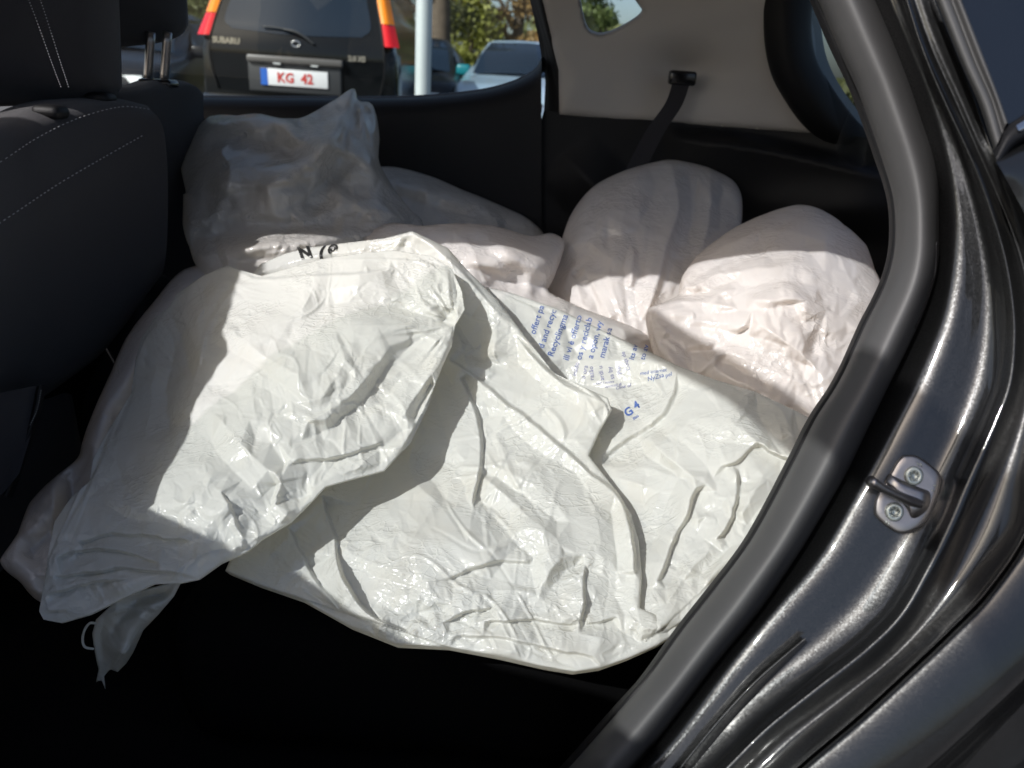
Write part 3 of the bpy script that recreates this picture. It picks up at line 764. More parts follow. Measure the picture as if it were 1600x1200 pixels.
# the flopped bag in front
A_root = bag('big white bag flopped over the ridged bag, pinched into a knot at its corner', (360, 800, 0.66), key='A',
    outline=[(357, 414), (372, 421), (409, 431), (440, 422), (500, 405), (570, 394), (616, 391), (674, 400), (706, 420), (722, 455), (726, 484), (711, 508), (706, 540), (690, 575),
             (668, 636), (642, 690), (600, 735), (550, 748), (508, 760), (488, 782), (455, 815), (410, 842), (385, 862), (345, 880), (310, 905), (280, 911), (240, 912), (190, 935), (140, 960),
             (95, 973), (68, 968), (61, 955), (70, 905), (75, 865), (85, 815), (110, 778), (140, 752), (146, 716), (160, 690), (185, 646), (205, 615), (212, 560), (221, 528), (240, 498),
             (266, 478), (275, 460), (315, 432)],
    anchors=[(360, 418, 1.02), (420, 430, 0.99), (570, 395, 1.0), (700, 415, 0.98), (722, 480, 0.92), (660, 640, 0.80), (600, 735, 0.71), (490, 780, 0.665), (390, 855, 0.60), (270, 910, 0.555),
             (90, 970, 0.55), (65, 950, 0.555), (80, 840, 0.62), (145, 720, 0.74), (205, 610, 0.87), (240, 500, 0.98), (420, 600, 0.80), (330, 740, 0.67)],
    feats=[bump(470, 560, 190, 150, 0.030), bump(300, 780, 130, 70, 0.012)],
    folds=[(-4, [(710, 507)]), (13, [(374, 426), (410, 437), (500, 434), (553, 430), (618, 420)], (1, -8), 3), (9, [(600, 408), (660, 412), (700, 440)]), (3, [(560, 412), (640, 440)]), (7, [(712, 460)]),
           (-13, [(705, 505), (650, 490), (570, 473), (512, 476)]), (8, [(705, 502), (650, 470), (560, 448), (470, 455)]), (13, [(478, 520), (540, 506), (620, 512), (700, 512)]), (-2, [(430, 480), (470, 500)]), (10, [(640, 452), (690, 455)]),
           (17, [(356, 512), (400, 545), (462, 582), (520, 572), (548, 556)]), (0, [(380, 560), (440, 600)]), (4, [(400, 500), (450, 530)]), (14, [(610, 540), (566, 598), (512, 640), (470, 662)]), (-7, [(610, 565), (570, 625), (520, 668)]),
           (15, [(708, 512), (690, 556), (650, 618), (622, 662)]), (-6, [(704, 528), (676, 600), (648, 652)]), (9, [(690, 580), (660, 650), (620, 715)]), (-3, [(640, 540), (600, 590)]), (7, [(645, 520), (630, 550)]),
           (10, [(300, 640), (360, 655), (440, 662), (500, 642)]), (-4, [(340, 610), (420, 630)]), (17, [(338, 648), (372, 694), (412, 732), (440, 743)]), (-3, [(330, 690), (360, 735), (395, 765)]), (2, [(400, 690), (470, 690)]),
           (15, [(453, 716), (520, 711), (600, 690)], (0, 12), 1), (13, [(450, 718), (440, 750), (430, 788)], (-11, 0), -5), (3, [(480, 740), (540, 735)]), (-8, [(446, 782), (480, 775)]), (12, [(345, 768), (362, 800), (372, 828)], (10, 0), 0), (8, [(322, 740), (342, 772)]),
           (9, [(352, 440), (332, 500), (302, 560)]), (-2, [(325, 450), (290, 510)]), (5, [(385, 470)]), (-13, [(270, 556), (258, 612), (264, 676)]), (7, [(228, 525), (216, 580), (208, 620)]), (9, [(302, 560), (290, 640), (252, 740), (216, 786)]), (6, [(245, 560), (238, 620)]), (-3, [(225, 690), (190, 740)]), (8, [(190, 670), (160, 720), (140, 775)]),
           (6, [(216, 786), (280, 790), (345, 815), (390, 850)]), (-3, [(200, 810), (300, 825)]), (13, [(110, 846), (200, 833), (300, 846)], (0, 9), -5), (12, [(76, 874), (160, 859), (260, 882)], (0, 8), -6), (12, [(73, 902), (170, 889), (280, 894)], (0, 8), -5), (10, [(68, 930), (140, 912), (205, 905)], (0, 8), -4), (5, [(75, 955), (130, 938)]),
           (8, [(488, 772), (400, 838), (310, 886)]), (-2, [(430, 790), (350, 850)])],
    curve=False, edge=(0.0, 8), back=0.02, crumple=1.00, pinches=[(712, 507, 150, 0.0035), (40, 960, 240, 0.003)], seed=31, step=1.8)
t = sheet('tail', outline=[(286, 905), (272, 932), (248, 960), (224, 985), (208, 1020), (198, 1036), (184, 1050), (172, 1046), (163, 1056), (165, 1078), (158, 1062), (150, 1066), (154, 1046),
             (150, 1030), (146, 1006), (144, 990), (150, 968), (190, 930)],
    anchors=[(286, 905, 0.585), (210, 1010, 0.60), (160, 1070, 0.60), (150, 980, 0.59), (220, 930, 0.585)],
    feats=[ridge([(270, 915), (215, 970), (180, 1040)], 0.014, 20), ridge([(230, 920), (180, 980), (165, 1030)], -0.01, 12), ridge([(160, 1000), (180, 1020), (205, 1010)], 0.008, 10)],
    mat=M['bag'], parent=A_root, edge=(0.01, 12), back=0.006, crumple=2.31, seed=37, step=2.2, curve=False)
t.name = 'torn_end'
tube('torn_strip', P(np.array([150, 140, 132, 129, 133, 146]), np.array([974, 974, 985, 1000, 1011, 1014]), np.array([.59, .585, .585, .585, .585, .59])), 0.0013, M['bag'], A_root, 30, 6)

# printed lines
def lettering(name, lines, sheet_key, mat, parent, bold=0.0, lift=0.0008):
    """each line: text, start pixel, direction, letter height (px), squash across"""
    for txt, (sx, sy), ang, hgt, skew in lines:
        cu = bpy.data.curves.new('t', 'FONT'); cu.body = txt; cu.size = 1.0; cu.offset = bold; cu.resolution_u = 3
        ob = bpy.data.objects.new('t', cu); COL.objects.link(ob)
        me = bpy.data.meshes.new_from_object(ob.evaluated_get(bpy.context.evaluated_depsgraph_get()))
        bpy.data.objects.remove(ob)
        bm = bmesh.new(); bm.from_mesh(me); bpy.data.meshes.remove(me)
        bmesh.ops.triangulate(bm, faces=bm.faces[:])
        for _ in range(3):
            le = [e for e in bm.edges if e.calc_length() * hgt > 5]
            if not le: break
            bmesh.ops.subdivide_edges(bm, edges=le, cuts=1, use_grid_fill=False)
            bmesh.ops.triangulate(bm, faces=bm.faces[:])
        a = R(ang); c, s = math.cos(a), math.sin(a)
        co = np.array([v.co for v in bm.verts])
        u, v = co[:, 0] * hgt, co[:, 1] * hgt
        u = u + skew * v
        px = sx + u * c + v * s; py = sy + u * s - v * c
        W = on_sheet(sheet_key, px, py, lift)
        for vert, w in zip(bm.verts, W): vert.co = Vector(w)
        from_bm(name, bm, mat, parent)
C_root = [o for o in bpy.data.objects if o.type == 'EMPTY' and 'recycling' in o.get('label', '')][0]
B_root = [o for o in bpy.data.objects if o.type == 'EMPTY' and 'diagonal ridge' in o.get('label', '')][0]
lettering('printed_line', [
    ('offert pa', (836, 523), -72, 13.5, 0), ('d and recyc', (849, 545), -71, 13.5, 0), ('Recyclingma', (864, 558), -70, 14, 0),
    ('ili vi è offerto', (888, 564), -73, 13.5, 0), ('os y reciclab', (908, 563), -75, 13.5, 0), ('a opon, wy', (926, 561), -75, 13.5, 0),
    ('marak sa', (944, 560), -75, 13.5, 0), ('its av', (990, 563), -74, 12, 0), ('to av', (1007, 563), -74, 12, 0)], 'C', M['blue_ink'], C_root, bold=0.012)
lettering('printed_line', [
    ('inado', (900, 588), -76, 10, 0), ('o ora', (914, 593), -78, 10, 0), ('razão', (928, 594), -95, 10, 0),
    ('ardi u', (944, 594), -98, 10, 0), ('sa by', (960, 592), -104, 10, 0), ('Plas', (972, 584), -106, 10, 0), ('Coqs de', (985, 578), -108, 9, 0),
    ('tutti i nostri', (930, 601), -6, 6, 0.3), ('opuscoli di', (945, 606), -9, 6, 0.3), ('Clinik of', (962, 609), -12, 7, 0.3)], 'C', M['violet_ink'], C_root)
lettering('printed_line', [('med internet', (1000, 586), -8, 8, 0.2), ('NyZsa', (1012, 596), -16, 10, 0.2), ('pel', (1040, 590), -18, 9, 0.2)], 'C', M['blue_ink'], C_root)
lettering('printed_mark', [('G', (980, 652), -35, 18, 0), ('4', (994, 640), -35, 17, 0), ('zuu', (990, 656), -32, 7, 0)], 'C', M['blue_ink'], C_root, bold=0.03)
lettering('printed_mark', [('N', (470, 404), -8, 25, -0.2), ('(', (498, 402), -4, 24, 0.2), ('©', (512, 397), -8, 19, 0.3)], 'B', M['black_ink'], B_root, bold=0.06)

# ------------------------------------------------------------------ the car the bags lie in
car = root('hatchback_car', (0.1, 1.05, 0.0))
tag(car, 'dark metallic hatchback seen through its open rear door, filled with plastic bags', 'car')

def rail(pts, Y0, tum=0.42, zref=0.76):
    """pixel rail on the door jamb: depth Y0 at mid height, leaning inwards above"""
    q = catmull(pts, 5 * len(pts))
    Y0 = np.interp(np.linspace(0, 1, len(q)), (0, .2, .42, 1), (Y0[0], Y0[0], Y0[1], Y0[1])) if np.size(Y0) > 1 else np.full(len(q), float(Y0))
    Y = Y0.copy()
    for _ in range(6):
        z = P(q[:, 0], q[:, 1], Y)[:, 2]
        Y = Y0 + tum * np.clip(z - zref, -0.22, 1.0)
    return P(q[:, 0], q[:, 1], Y)

SEAL_IN = [(1240, -80), (1276, 0), (1308, 76), (1336, 136), (1360, 200), (1380, 260), (1394, 308), (1398, 360), (1394, 405), (1380, 450), (1352, 506), (1312, 592), (1272, 656), (1240, 720),
           (1176, 838), (1120, 915), (1065, 985), (1012, 1058), (966, 1110), (905, 1180), (850, 1240)]
SEAL_OUT = [(1334, -80), (1366, 0), (1392, 60), (1420, 132), (1440, 192), (1456, 240), (1465, 290), (1467, 350), (1464, 420), (1445, 482), (1420, 538), (1390, 598), (1352, 676), (1318, 746),
            (1270, 828), (1240, 876), (1184, 958), (1120, 1036), (1032, 1150), (985, 1205), (945, 1255)]
R2 = [(1352, -80), (1384, 0), (1412, 66), (1442, 140), (1464, 210), (1480, 280), (1488, 350), (1486, 420), (1474, 492), (1452, 556), (1424, 620), (1382, 700), (1348, 760),
      (1304, 838), (1270, 886), (1212, 952), (1146, 1030), (1056, 1146), (1010, 1200), (965, 1255)]
R3 = [(1372, -80), (1402, 0), (1428, 66), (1458, 136), (1490, 214), (1514, 300), (1530, 380), (1536, 450), (1528, 530), (1508, 600), (1480, 670), (1440, 752),
      (1400, 828), (1350, 900), (1290, 966), (1210, 1040), (1120, 1126), (1060, 1200), (1015, 1255)]
R4 = [(1392, -80), (1416, 0), (1440, 75), (1472, 152), (1520, 256), (1548, 332), (1568, 400), (1580, 470), (1583, 530), (1576, 600), (1552, 664), (1516, 744), (1480, 828), (1448, 892),
      (1408, 960), (1352, 1016), (1280, 1072), (1200, 1136), (1135, 1200), (1080, 1255)]
R5 = [(1404, -80), (1428, 0), (1454, 75), (1488, 150), (1536, 256), (1568, 332), (1592, 400), (1606, 470), (1610, 540), (1604, 610), (1584, 680), (1550, 764), (1512, 848), (1480, 912),
      (1436, 978), (1380, 1036), (1306, 1094), (1222, 1158), (1160, 1218), (1115, 1260)]
R6 = [(1436, -80), (1462, 0), (1492, 75), (1522, 150), (1556, 246), (1600, 330), (1630, 410), (1648, 490), (1652, 570), (1646, 650), (1630, 740), (1600, 838), (1540, 926), (1490, 978),
      (1440, 1026), (1340, 1118), (1248, 1196), (1190, 1255)]
mid = lambda a, b, f: list(map(tuple, catmull(a, 40) * (1 - f) + catmull(b, 40) * f))
seal, seal_grid = loft('door_seal', [rail(SEAL_IN, 0.565), rail(mid(SEAL_IN, SEAL_OUT, 0.10), 0.520), rail(mid(SEAL_IN, SEAL_OUT, 0.38), 0.497), rail(mid(SEAL_IN, SEAL_OUT, 0.66), 0.489),
                 rail(mid(SEAL_IN, SEAL_OUT, 0.88), 0.500), rail(SEAL_OUT, 0.520), rail(mid(SEAL_IN, SEAL_OUT, 1.05), 0.545)], M['rubber'], car, n=200, sub=5)
tube('seal_joint', [on + np.array([0, -0.0006, 0]) for on in (seal_grid[62, 22], seal_grid[68, 23], seal_grid[74, 23], seal_grid[80, 23])], 0.0005, M['black'], seal, 20, 5)
lip, _ = loft('pillar_lip_trim', [rail(mid(SEAL_IN, SEAL_OUT, 0.03), 0.555), rail(mid(SEAL_IN, SEAL_OUT, -0.06), 0.562), rail(mid(SEAL_IN, SEAL_OUT, -0.10), 0.60),
                 rail(mid(SEAL_IN, SEAL_OUT, 0.3), 0.72)], M['black'], car, n=120, sub=3)
jamb, jg = loft('door_jamb_panel', [rail(mid(SEAL_OUT, R2, -0.6), 0.548), rail(mid(SEAL_OUT, R2, -0.1), 0.530), rail(mid(SEAL_OUT, R2, 0.3), 0.513), rail(mid(SEAL_OUT, R2, 0.65), 0.500), rail(R2, 0.491),
                 rail(mid(R2, R3, 0.3), 0.4855), rail(mid(R2, R3, 0.7), 0.483), rail(mid(R3, R4, 0.25), 0.479), rail(mid(R3, R4, 0.72), 0.466), rail(mid(R3, R4, 0.93), 0.453),
                 rail(R4, 0.447), rail(mid(R4, R5, 0.4), 0.447), rail(R5, 0.450), rail(mid(R5, R6, 0.3), (0.4475, 0.446)), rail(mid(R5, R6, 0.6), (0.4465, 0.437)), rail(mid(R5, R6, 0.88), (0.4455, 0.426)), rail(R6, (0.446, 0.420)),
                 rail(mid(R5, R6, 1.05), (0.456, 0.428))],
                M['paint'], car, n=220, sub=4)
# pressed lip low on the jamb
loft('jamb_crease', [rail([(1262, 992), (1200, 1046), (1150, 1096), (1112, 1140), (1072, 1190), (1030, 1246)], 0.4775), rail([(1258, 998), (1186, 1060), (1136, 1112), (1098, 1156), (1066, 1196), (1025, 1250)], 0.4695),
                 rail([(1262, 1004), (1200, 1066), (1150, 1118), (1110, 1166), (1076, 1206), (1035, 1256)], 0.4775)], M['paint'], jamb, n=50, sub=4)

# outer skin below the rear quarter window, towards the wheel arch
S6 = [(1559, 250), (1602, 332), (1632, 412), (1650, 492), (1654, 572), (1648, 652), (1632, 742), (1602, 841), (1542, 929), (1492, 981), (1442, 1029), (1342, 1121), (1250, 1199), (1192, 1258)]
def shift(pts, dx, dy): return [(x + dx, y + dy) for x, y in pts]
skin, _ = loft('quarter_panel', [rail(shift(S6, 2, 2), 0.428), rail(shift(S6, 3, 3), 0.411), rail(shift(S6, 16, 12), 0.405), rail(shift(S6, 50, 38), 0.400), rail(shift(S6, 90, 70), 0.3985), rail(shift(S6, 105, 82), 0.402),
                 rail(shift(S6, 125, 98), 0.414), rail(shift(S6, 160, 125), 0.420), rail(shift(S6, 215, 165), 0.420)], M['paint'], car, n=120, sub=4)
loft('wheel_arch_lip', [rail(shift(S6, 215, 165), 0.421), rail(shift(S6, 226, 172), 0.415), rail(shift(S6, 240, 180), 0.43), rail(shift(S6, 300, 220), 0.62)], M['black'], car, n=60, sub=3)

# rear quarter window with its rubber channel and the body shoulder under it
loft('window_channel', [rail([(1438, -60), (1462, 0), (1502, 100), (1530, 165), (1553, 236)], 0.430), rail([(1443, -60), (1467, 0), (1507, 100), (1536, 165), (1556, 230)], 0.410),
                        rail([(1458, -60), (1482, 0), (1519, 96), (1546, 158), (1563, 214)], 0.407), rail([(1462, -60), (1487, 0), (1523, 93), (1550, 155), (1566, 208)], 0.412),
                        rail([(1476, -60), (1500, 0), (1535, 90), (1558, 150), (1573, 192)], 0.406), rail([(1480, -60), (1503, 0), (1538, 90), (1561, 150), (1577, 196)], 0.420)], M['rubber'], car, n=50, sub=4)
loft('quarter_window', [rail([(1478, -60), (1501, 0), (1536, 90), (1572, 196)], 0.416), rail([(1640, -60), (1660, 0), (1690, 80), (1720, 160)], 0.412), rail([(1860, -60), (1880, 0), (1900, 60), (1920, 120)], 0.412)],
     M['glass_dark'], car, n=30, sub=6)
loft('window_shoulder', [rail([(1553, 238), (1572, 200), (1600, 180), (1650, 150), (1760, 110)], 0.411), rail([(1556, 246), (1574, 212), (1602, 192), (1650, 166), (1760, 126)], 0.402),
                         rail([(1560, 256), (1580, 226), (1608, 208), (1660, 186), (1760, 150)], 0.402), rail([(1562, 262), (1584, 232), (1612, 216), (1660, 194), (1760, 158)], 0.412)], M['black'], car, n=30, sub=4)
loft('shoulder_panel', [rail([(1553, 243), (1578, 229), (1612, 211), (1700, 166)], 0.4135), rail([(1556, 252), (1584, 244), (1620, 230), (1704, 190)], 0.3995), rail([(1566, 268), (1598, 268), (1632, 258), (1712, 226)], 0.3970),
                        rail([(1582, 298), (1612, 312), (1650, 306), (1726, 280)], 0.4010), rail([(1604, 338), (1640, 360), (1676, 356), (1740, 330)], 0.4040)], M['paint'], car, n=30, sub=5)
loft('chrome_strip', [rail([(1588, 196), (1604, 186), (1650, 160), (1760, 118)], 0.4005), rail([(1591, 203), (1606, 195), (1650, 170), (1760, 130)], 0.3985), rail([(1596, 206), (1610, 200), (1656, 178), (1760, 140)], 0.4005)], M['chrome'], car, n=24, sub=4)

# door striker
def jamb_point(px, py):
    """point and frame on the jamb surface under a photo pixel"""
    flat = jg.reshape(-1, 3); d = rays(px, py)
    rel = flat - CAM; pr = rel / rel[:, 1:2]
    k = int(np.argmin(((pr - d)**2).sum(1))); i, j = divmod(k, jg.shape[1])
    i = min(max(i, 2), jg.shape[0] - 3); j = min(max(j, 3), jg.shape[1] - 4)
    tu = jg[i - 2, j] - jg[i + 2, j]; tv = jg[i, j + 3] - jg[i, j - 3]
    tu /= np.linalg.norm(tu); n = np.cross(tu, tv); n /= np.linalg.norm(n)
    if n @ (CAM - jg[i, j]) < 0: n = -n
    return jg[i, j], n
sp, sn = jamb_point(1424, 772)
def on_plane(px, py, lift):
    d = rays(np.asarray(px, float), np.asarray(py, float))
    o = sp + sn * lift
    t = ((o - CAM) @ sn) / (d @ sn)
    return CAM + d * t[..., None]
plate_px = np.array([(1412, 713), (1432, 714), (1456, 730), (1467, 742), (1468, 758), (1460, 786), (1445, 815), (1424, 829), (1408, 832), (1394, 826), (1372, 808), (1368, 798), (1372, 776), (1394, 738), (1403, 722)], float)
pp = catmull(np.vstack([plate_px, plate_px[:1]]), 70)[:-1]
pc = pp.mean(0)
strk_rails = []
V, F = [], []
prof = [(1.03, -0.002), (1.03, 0.0035), (1.0, 0.0052), (0.95, 0.0058), (0.75, 0.0058)]
m_ = len(pp)
for f, lf in prof:
    q = pc + (pp - pc) * f
    V += list(on_plane(q[:, 0], q[:, 1], lf))
V.append(on_plane(pc[0], pc[1], 0.0058))
for k in range(len(prof) - 1):
    for i in range(m_):
        a, b = k * m_ + i, k * m_ + (i + 1) % m_
        F.append((a, b, b + m_, a + m_))
for i in range(m_): F.append(((len(prof) - 1) * m_ + i, (len(prof) - 1) * m_ + (i + 1) % m_, len(V) - 1))
striker = mesh('door_striker', V, F, M['steel'], car)
# raised boss and hook
def boss(name, ring_px, lifts, mat, parent, n=40, close=True):
    rp = catmull(np.vstack([ring_px, ring_px[:1]]), n + 1)[:-1]; c = rp.mean(0)
    V, F = [], []
    for f, lf in lifts:
        q = c + (rp - c) * f; V += list(on_plane(q[:, 0], q[:, 1], lf))
    for k in range(len(lifts) - 1):
        for i in range(n):
            a, b = k * n + i, k * n + (i + 1) % n; F.append((a, b, b + n, a + n))
    V.append(on_plane(c[0], c[1], lifts[-1][1]))
    for i in range(n): F.append(((len(lifts) - 1) * n + i, (len(lifts) - 1) * n + (i + 1) % n, len(V) - 1))
    return mesh(name, V, F, mat, parent)
boss('striker_boss', np.array([(1392, 742), (1412, 752), (1436, 762), (1452, 770), (1450, 792), (1436, 806), (1424, 808), (1418, 796), (1398, 770), (1386, 756)], float),
     [(1.05, 0.0055), (0.95, 0.0075), (0.75, 0.0098), (0.5, 0.0105)], M['steel'], striker)
hook_px = [(1434, 786), (1418, 781), (1398, 772), (1378, 762), (1360, 751)]
hk = [on_plane(np.array(x), np.array(y), l) for (x, y), l in zip(hook_px, (0.007, 0.0125, 0.019, 0.025, 0.030))]
tube('striker_hook', hk, np.array([0.0052, 0.0050, 0.0046, 0.0046, 0.0052]), M['steel'], striker, 30, 14, 0.75)
for bx, by in ((1428.5, 743.5), (1398, 800)):
    a = np.linspace(0, 2 * math.pi, 25)[:-1]
    ring = np.c_[bx + 14.5 * np.cos(a), by + 15 * np.sin(a)]
    b_ = boss('bolt', ring, [(1.0, 0.0056), (1.0, 0.0078), (0.92, 0.0086), (0.5, 0.0088), (0.42, 0.0074)], M['zinc'], striker, 24)
    for k in range(6):
        an = 2 * math.pi * k / 6
        x, y = bx + 6.6 * math.cos(an), by + 6.8 * math.sin(an)
        boss('bolt_mark', np.array([(x - 1.6, y - 1.6), (x + 1.6, y - 1.6), (x + 1.6, y + 1.6), (x - 1.6, y + 1.6)]), [(1, 0.0086), (0.8, 0.0095)], M['zinc'], b_, 8)
for (x0, y0), (x1, y1) in (((1433, 722), (1436, 728)), ((1438, 724), (1441, 730)), ((1386, 812), (1383, 818)), ((1390, 815), (1387, 821)), ((1459, 758), (1464, 760)), ((1456, 766), (1461, 768))):
    tube('index_notch', [on_plane(np.array(x0), np.array(y0), 0.006), on_plane(np.array(x1), np.array(y1), 0.006)], 0.0004, M['zinc'], striker, 3, 5)

# ---- far side: door, pillar trim, belt
YF = 1.74
W = [(120, 150), (310, 153), (480, 154), (600, 154), (660, 152), (720, 147), (770, 139), (810, 126), (836, 110), (846, 92)]
sub_ = lambda pts, dy, Y: P(np.array([p[0] for p in pts]), np.array([p[1] + dy for p in pts]), np.full(len(pts), Y))
door, _ = loft('far_door', [sub_(W, -3, 1.80), sub_(W, 0, 1.765), sub_(W, 5, 1.735), sub_(W, 20, 1.715), sub_(W, 60, 1.705), sub_(W, 200, 1.69), sub_(W, 420, 1.66), sub_(W, 800, 1.60)], M['black'], car, n=60, sub=4)
loft('window_edge', [sub_(W, -1, 1.79), sub_(W, -4, 1.785), sub_(W, -1, 1.78)], M['blackgloss'], door, n=60, sub=3)
fr = lambda pts, Y: P(np.array([p[0] for p in pts]), np.array([p[1] for p in pts]), np.full(len(pts), Y))
loft('window_frame', [fr([(800, -130), (828, 0), (838, 45), (846, 92), (842, 120)], 1.79), fr([(806, -130), (834, 0), (845, 45), (854, 92), (852, 130)], 1.765), fr([(816, -130), (842, 0), (854, 50), (868, 110), (872, 190), (840, 330)], 1.72),
                      fr([(822, -130), (848, 0), (860, 50), (876, 110), (880, 190), (860, 330)], 1.715)], M['black'], door, n=40, sub=4)
loft('window_glass', [fr([(-300, -140), (200, -140), (500, -140), (810, -140)], 1.80), fr([(-300, 165), (200, 165), (500, 165), (850, 165)], 1.80)], M['glass_far'], door, n=12, sub=3)

trim = sheet('trim', outline=[(820, -130), (846, 0), (858, 50), (873, 110), (874, 179), (960, 187), (1100, 196), (1240, 206), (1296, 212), (1250, 170), (1222, 100), (1218, 0), (1222, -130)],
      anchors=[(846, 0, 1.71), (873, 178, 1.70), (1240, 205, 1.62), (1215, 50, 1.60), (1050, 100, 1.69), (950, -100, 1.66), (1210, -120, 1.55)],
      hole=[(896, -70), (904, -10), (914, 38), (926, 53), (948, 54), (984, 36), (1004, 19), (1000, 8), (972, -30), (930, -68)],
      feats=[ridge([(860, 60), (900, 120), (880, 175)], 0.012, 40), bump(1070, 110, 60, 40, -0.035), ridge([(910, 70), (1000, 60), (1100, 30), (1200, 20)], 0.008, 60)],
      mat=M['trim'], parent=car, step=4, edge=(0.012, 14), back=0.0, crumple=0.0, curve=False)
trim.name = 'pillar_trim'
HQ = [(896, -70), (904, -10), (914, 38), (926, 53), (948, 54), (984, 36), (1004, 19), (1000, 8), (972, -30), (930, -68), (896, -70)]
loft('quarter_window_edge', [fr(HQ, 1.712), fr(HQ, 1.70), fr([(x * 0.97 + 28, y * 0.93 + 0.5) for x, y in HQ], 1.74), fr([(x * 0.96 + 38, y * 0.9 + 0.7) for x, y in HQ], 1.76)], M['trim'], trim, n=80, sub=2)
loft('quarter_glass', [fr([(880, -90), (1020, -90)], 1.77), fr([(880, 70), (1020, 70)], 1.77)], M['glass_far'], trim, n=4, sub=2)
# seat belt
g = [P(np.array(x), np.array(y), np.array(Y)) for x, y, Y in ((1046, 116, 1.655), (1060, 117, 1.645), (1084, 120, 1.65))]
belt, _ = loft('seat_belt', [P(np.array([1052, 1040, 1012, 990, 972, 960]), np.array([124, 160, 200, 240, 280, 320]), np.array([1.645, 1.63, 1.61, 1.60, 1.58, 1.56])),
                P(np.array([1080, 1066, 1040, 1018, 998, 985]), np.array([124, 164, 204, 246, 288, 330]), np.array([1.645, 1.63, 1.61, 1.60, 1.58, 1.56]))], M['fabric'], car, n=30, sub=3)
gc = P(np.array(1066.), np.array(122.), np.array(1.65))
bg = box('belt_guide', gc - np.array([0.028, 0.012, 0.014]), gc + np.array([0.028, 0.014, 0.014]), M['blackgloss'], belt, 0.006)
# dark luggage side below the trim
side = sheet('side', outline=[(850, 172), (874, 176), (960, 184), (1100, 193), (1240, 203), (1330, 212), (1420, 225), (1460, 420), (1400, 640), (1100, 640), (780, 600), (790, 380)],
      anchors=[(874, 180, 1.715), (1240, 205, 1.64), (1420, 230, 1.5), (1100, 500, 1.62), (850, 500, 1.68), (1400, 560, 1.45)],
      feats=[ridge([(1040, 215), (1180, 232), (1300, 258), (1430, 290)], 0.05, 70, 14), ridge([(880, 240), (960, 330), (1000, 420)], 0.03, 40), bump(1300, 330, 120, 40, 0.03)],
      mat=M['black'], parent=car, step=6, edge=(0.0, 10), back=0.0, crumple=0.0, curve=False)
side.name = 'luggage_side_trim'
# tailgate: black ring, bevel, glass
TO = [(1190, -140), (1192, -20), (1196, 60), (1206, 112), (1226, 152), (1262, 200), (1320, 240), (1400, 270)]
TI = [(1275, -140), (1270, -20), (1266, 40), (1272, 86), (1290, 124), (1326, 176), (1366, 216), (1420, 250)]
TB = [(1292, -140), (1287, -20), (1283, 32), (1290, 84), (1308, 126), (1340, 172), (1372, 205), (1430, 235)]
gate, _ = loft('tailgate_frame', [fr(TO, 1.66), fr(TO, 1.60), fr([(a * .5 + c * .5, b * .5 + d * .5) for (a, b), (c, d) in zip(TO, TI)], 1.565), fr(TI, 1.59), fr(TI, 1.62)], M['black'], car, n=50, sub=4)
loft('tailgate_bevel', [fr(TI, 1.62), fr(TB, 1.68)], simple('bevel_grey', (0.12, 0.13, 0.14), 0.4), gate, n=50, sub=3)
loft('tailgate_glass', [fr([(1200, -200), (1262, 260)], 1.70), fr([(1460, -200), (1460, 260)], 1.30)], M['glass_far'], gate, n=6, sub=3)

# ---- shell that keeps the cabin dark: floor, bench, roof, sills, pillars
box('cabin_floor', (-1.75, 0.40, 0.22), (0.75, 1.80, 0.27), M['carpet'], car)
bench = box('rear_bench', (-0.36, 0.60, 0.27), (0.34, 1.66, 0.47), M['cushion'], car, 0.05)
box('folded_backrest', (0.20, 0.62, 0.40), (0.72, 1.64, 0.545), M['fabric'], car, 0.04)
box('luggage_floor', (0.34, 0.60, 0.27), (0.78, 1.70, 0.42), M['carpet'], car, 0.01)
box('dashboard', (-1.95, 0.5, 0.3), (-1.55, 1.75, 0.93), M['black'], car, 0.06)
RZ = 1.405
roof = box('roof', (-1.45, 0.64, RZ), (0.62, 1.72, RZ + 0.05), M['paint'], car, 0.02)
box('headliner', (-1.43, 0.66, RZ - 0.012), (0.60, 1.70, RZ - 0.004), M['trim'], roof)
box('sill_panel', (-0.74, 0.40, 0.20), (0.05, 0.50, 0.36), M['paint'], car, 0.02)
BP = [(-0.74, 0.48, 0.2), (-0.52, 0.48, 0.2), (-0.545, 0.48, 0.782), (-0.589, 0.48, 0.838), (-0.649, 0.48, 0.914), (-0.704, 0.48, 0.98), (-0.755, 0.48, 1.055), (-0.77, 0.48, 1.118), (-0.83, 0.48, 1.168), (-0.99, 0.48, 1.376), (-1.05, 0.48, 1.46),
      (-1.26, 0.48, 1.46), (-1.19, 0.48, 1.39), (-1.0, 0.48, 1.138), (-0.99, 0.48, 1.075), (-0.89, 0.48, 0.978), (-0.795, 0.48, 0.841)]
prism('shade_cut_pillar', BP, (0, 0.03, 0.0), M['paint'], car)  # unseen pillar, its slanted outline shaped to cast the left shade on the bags
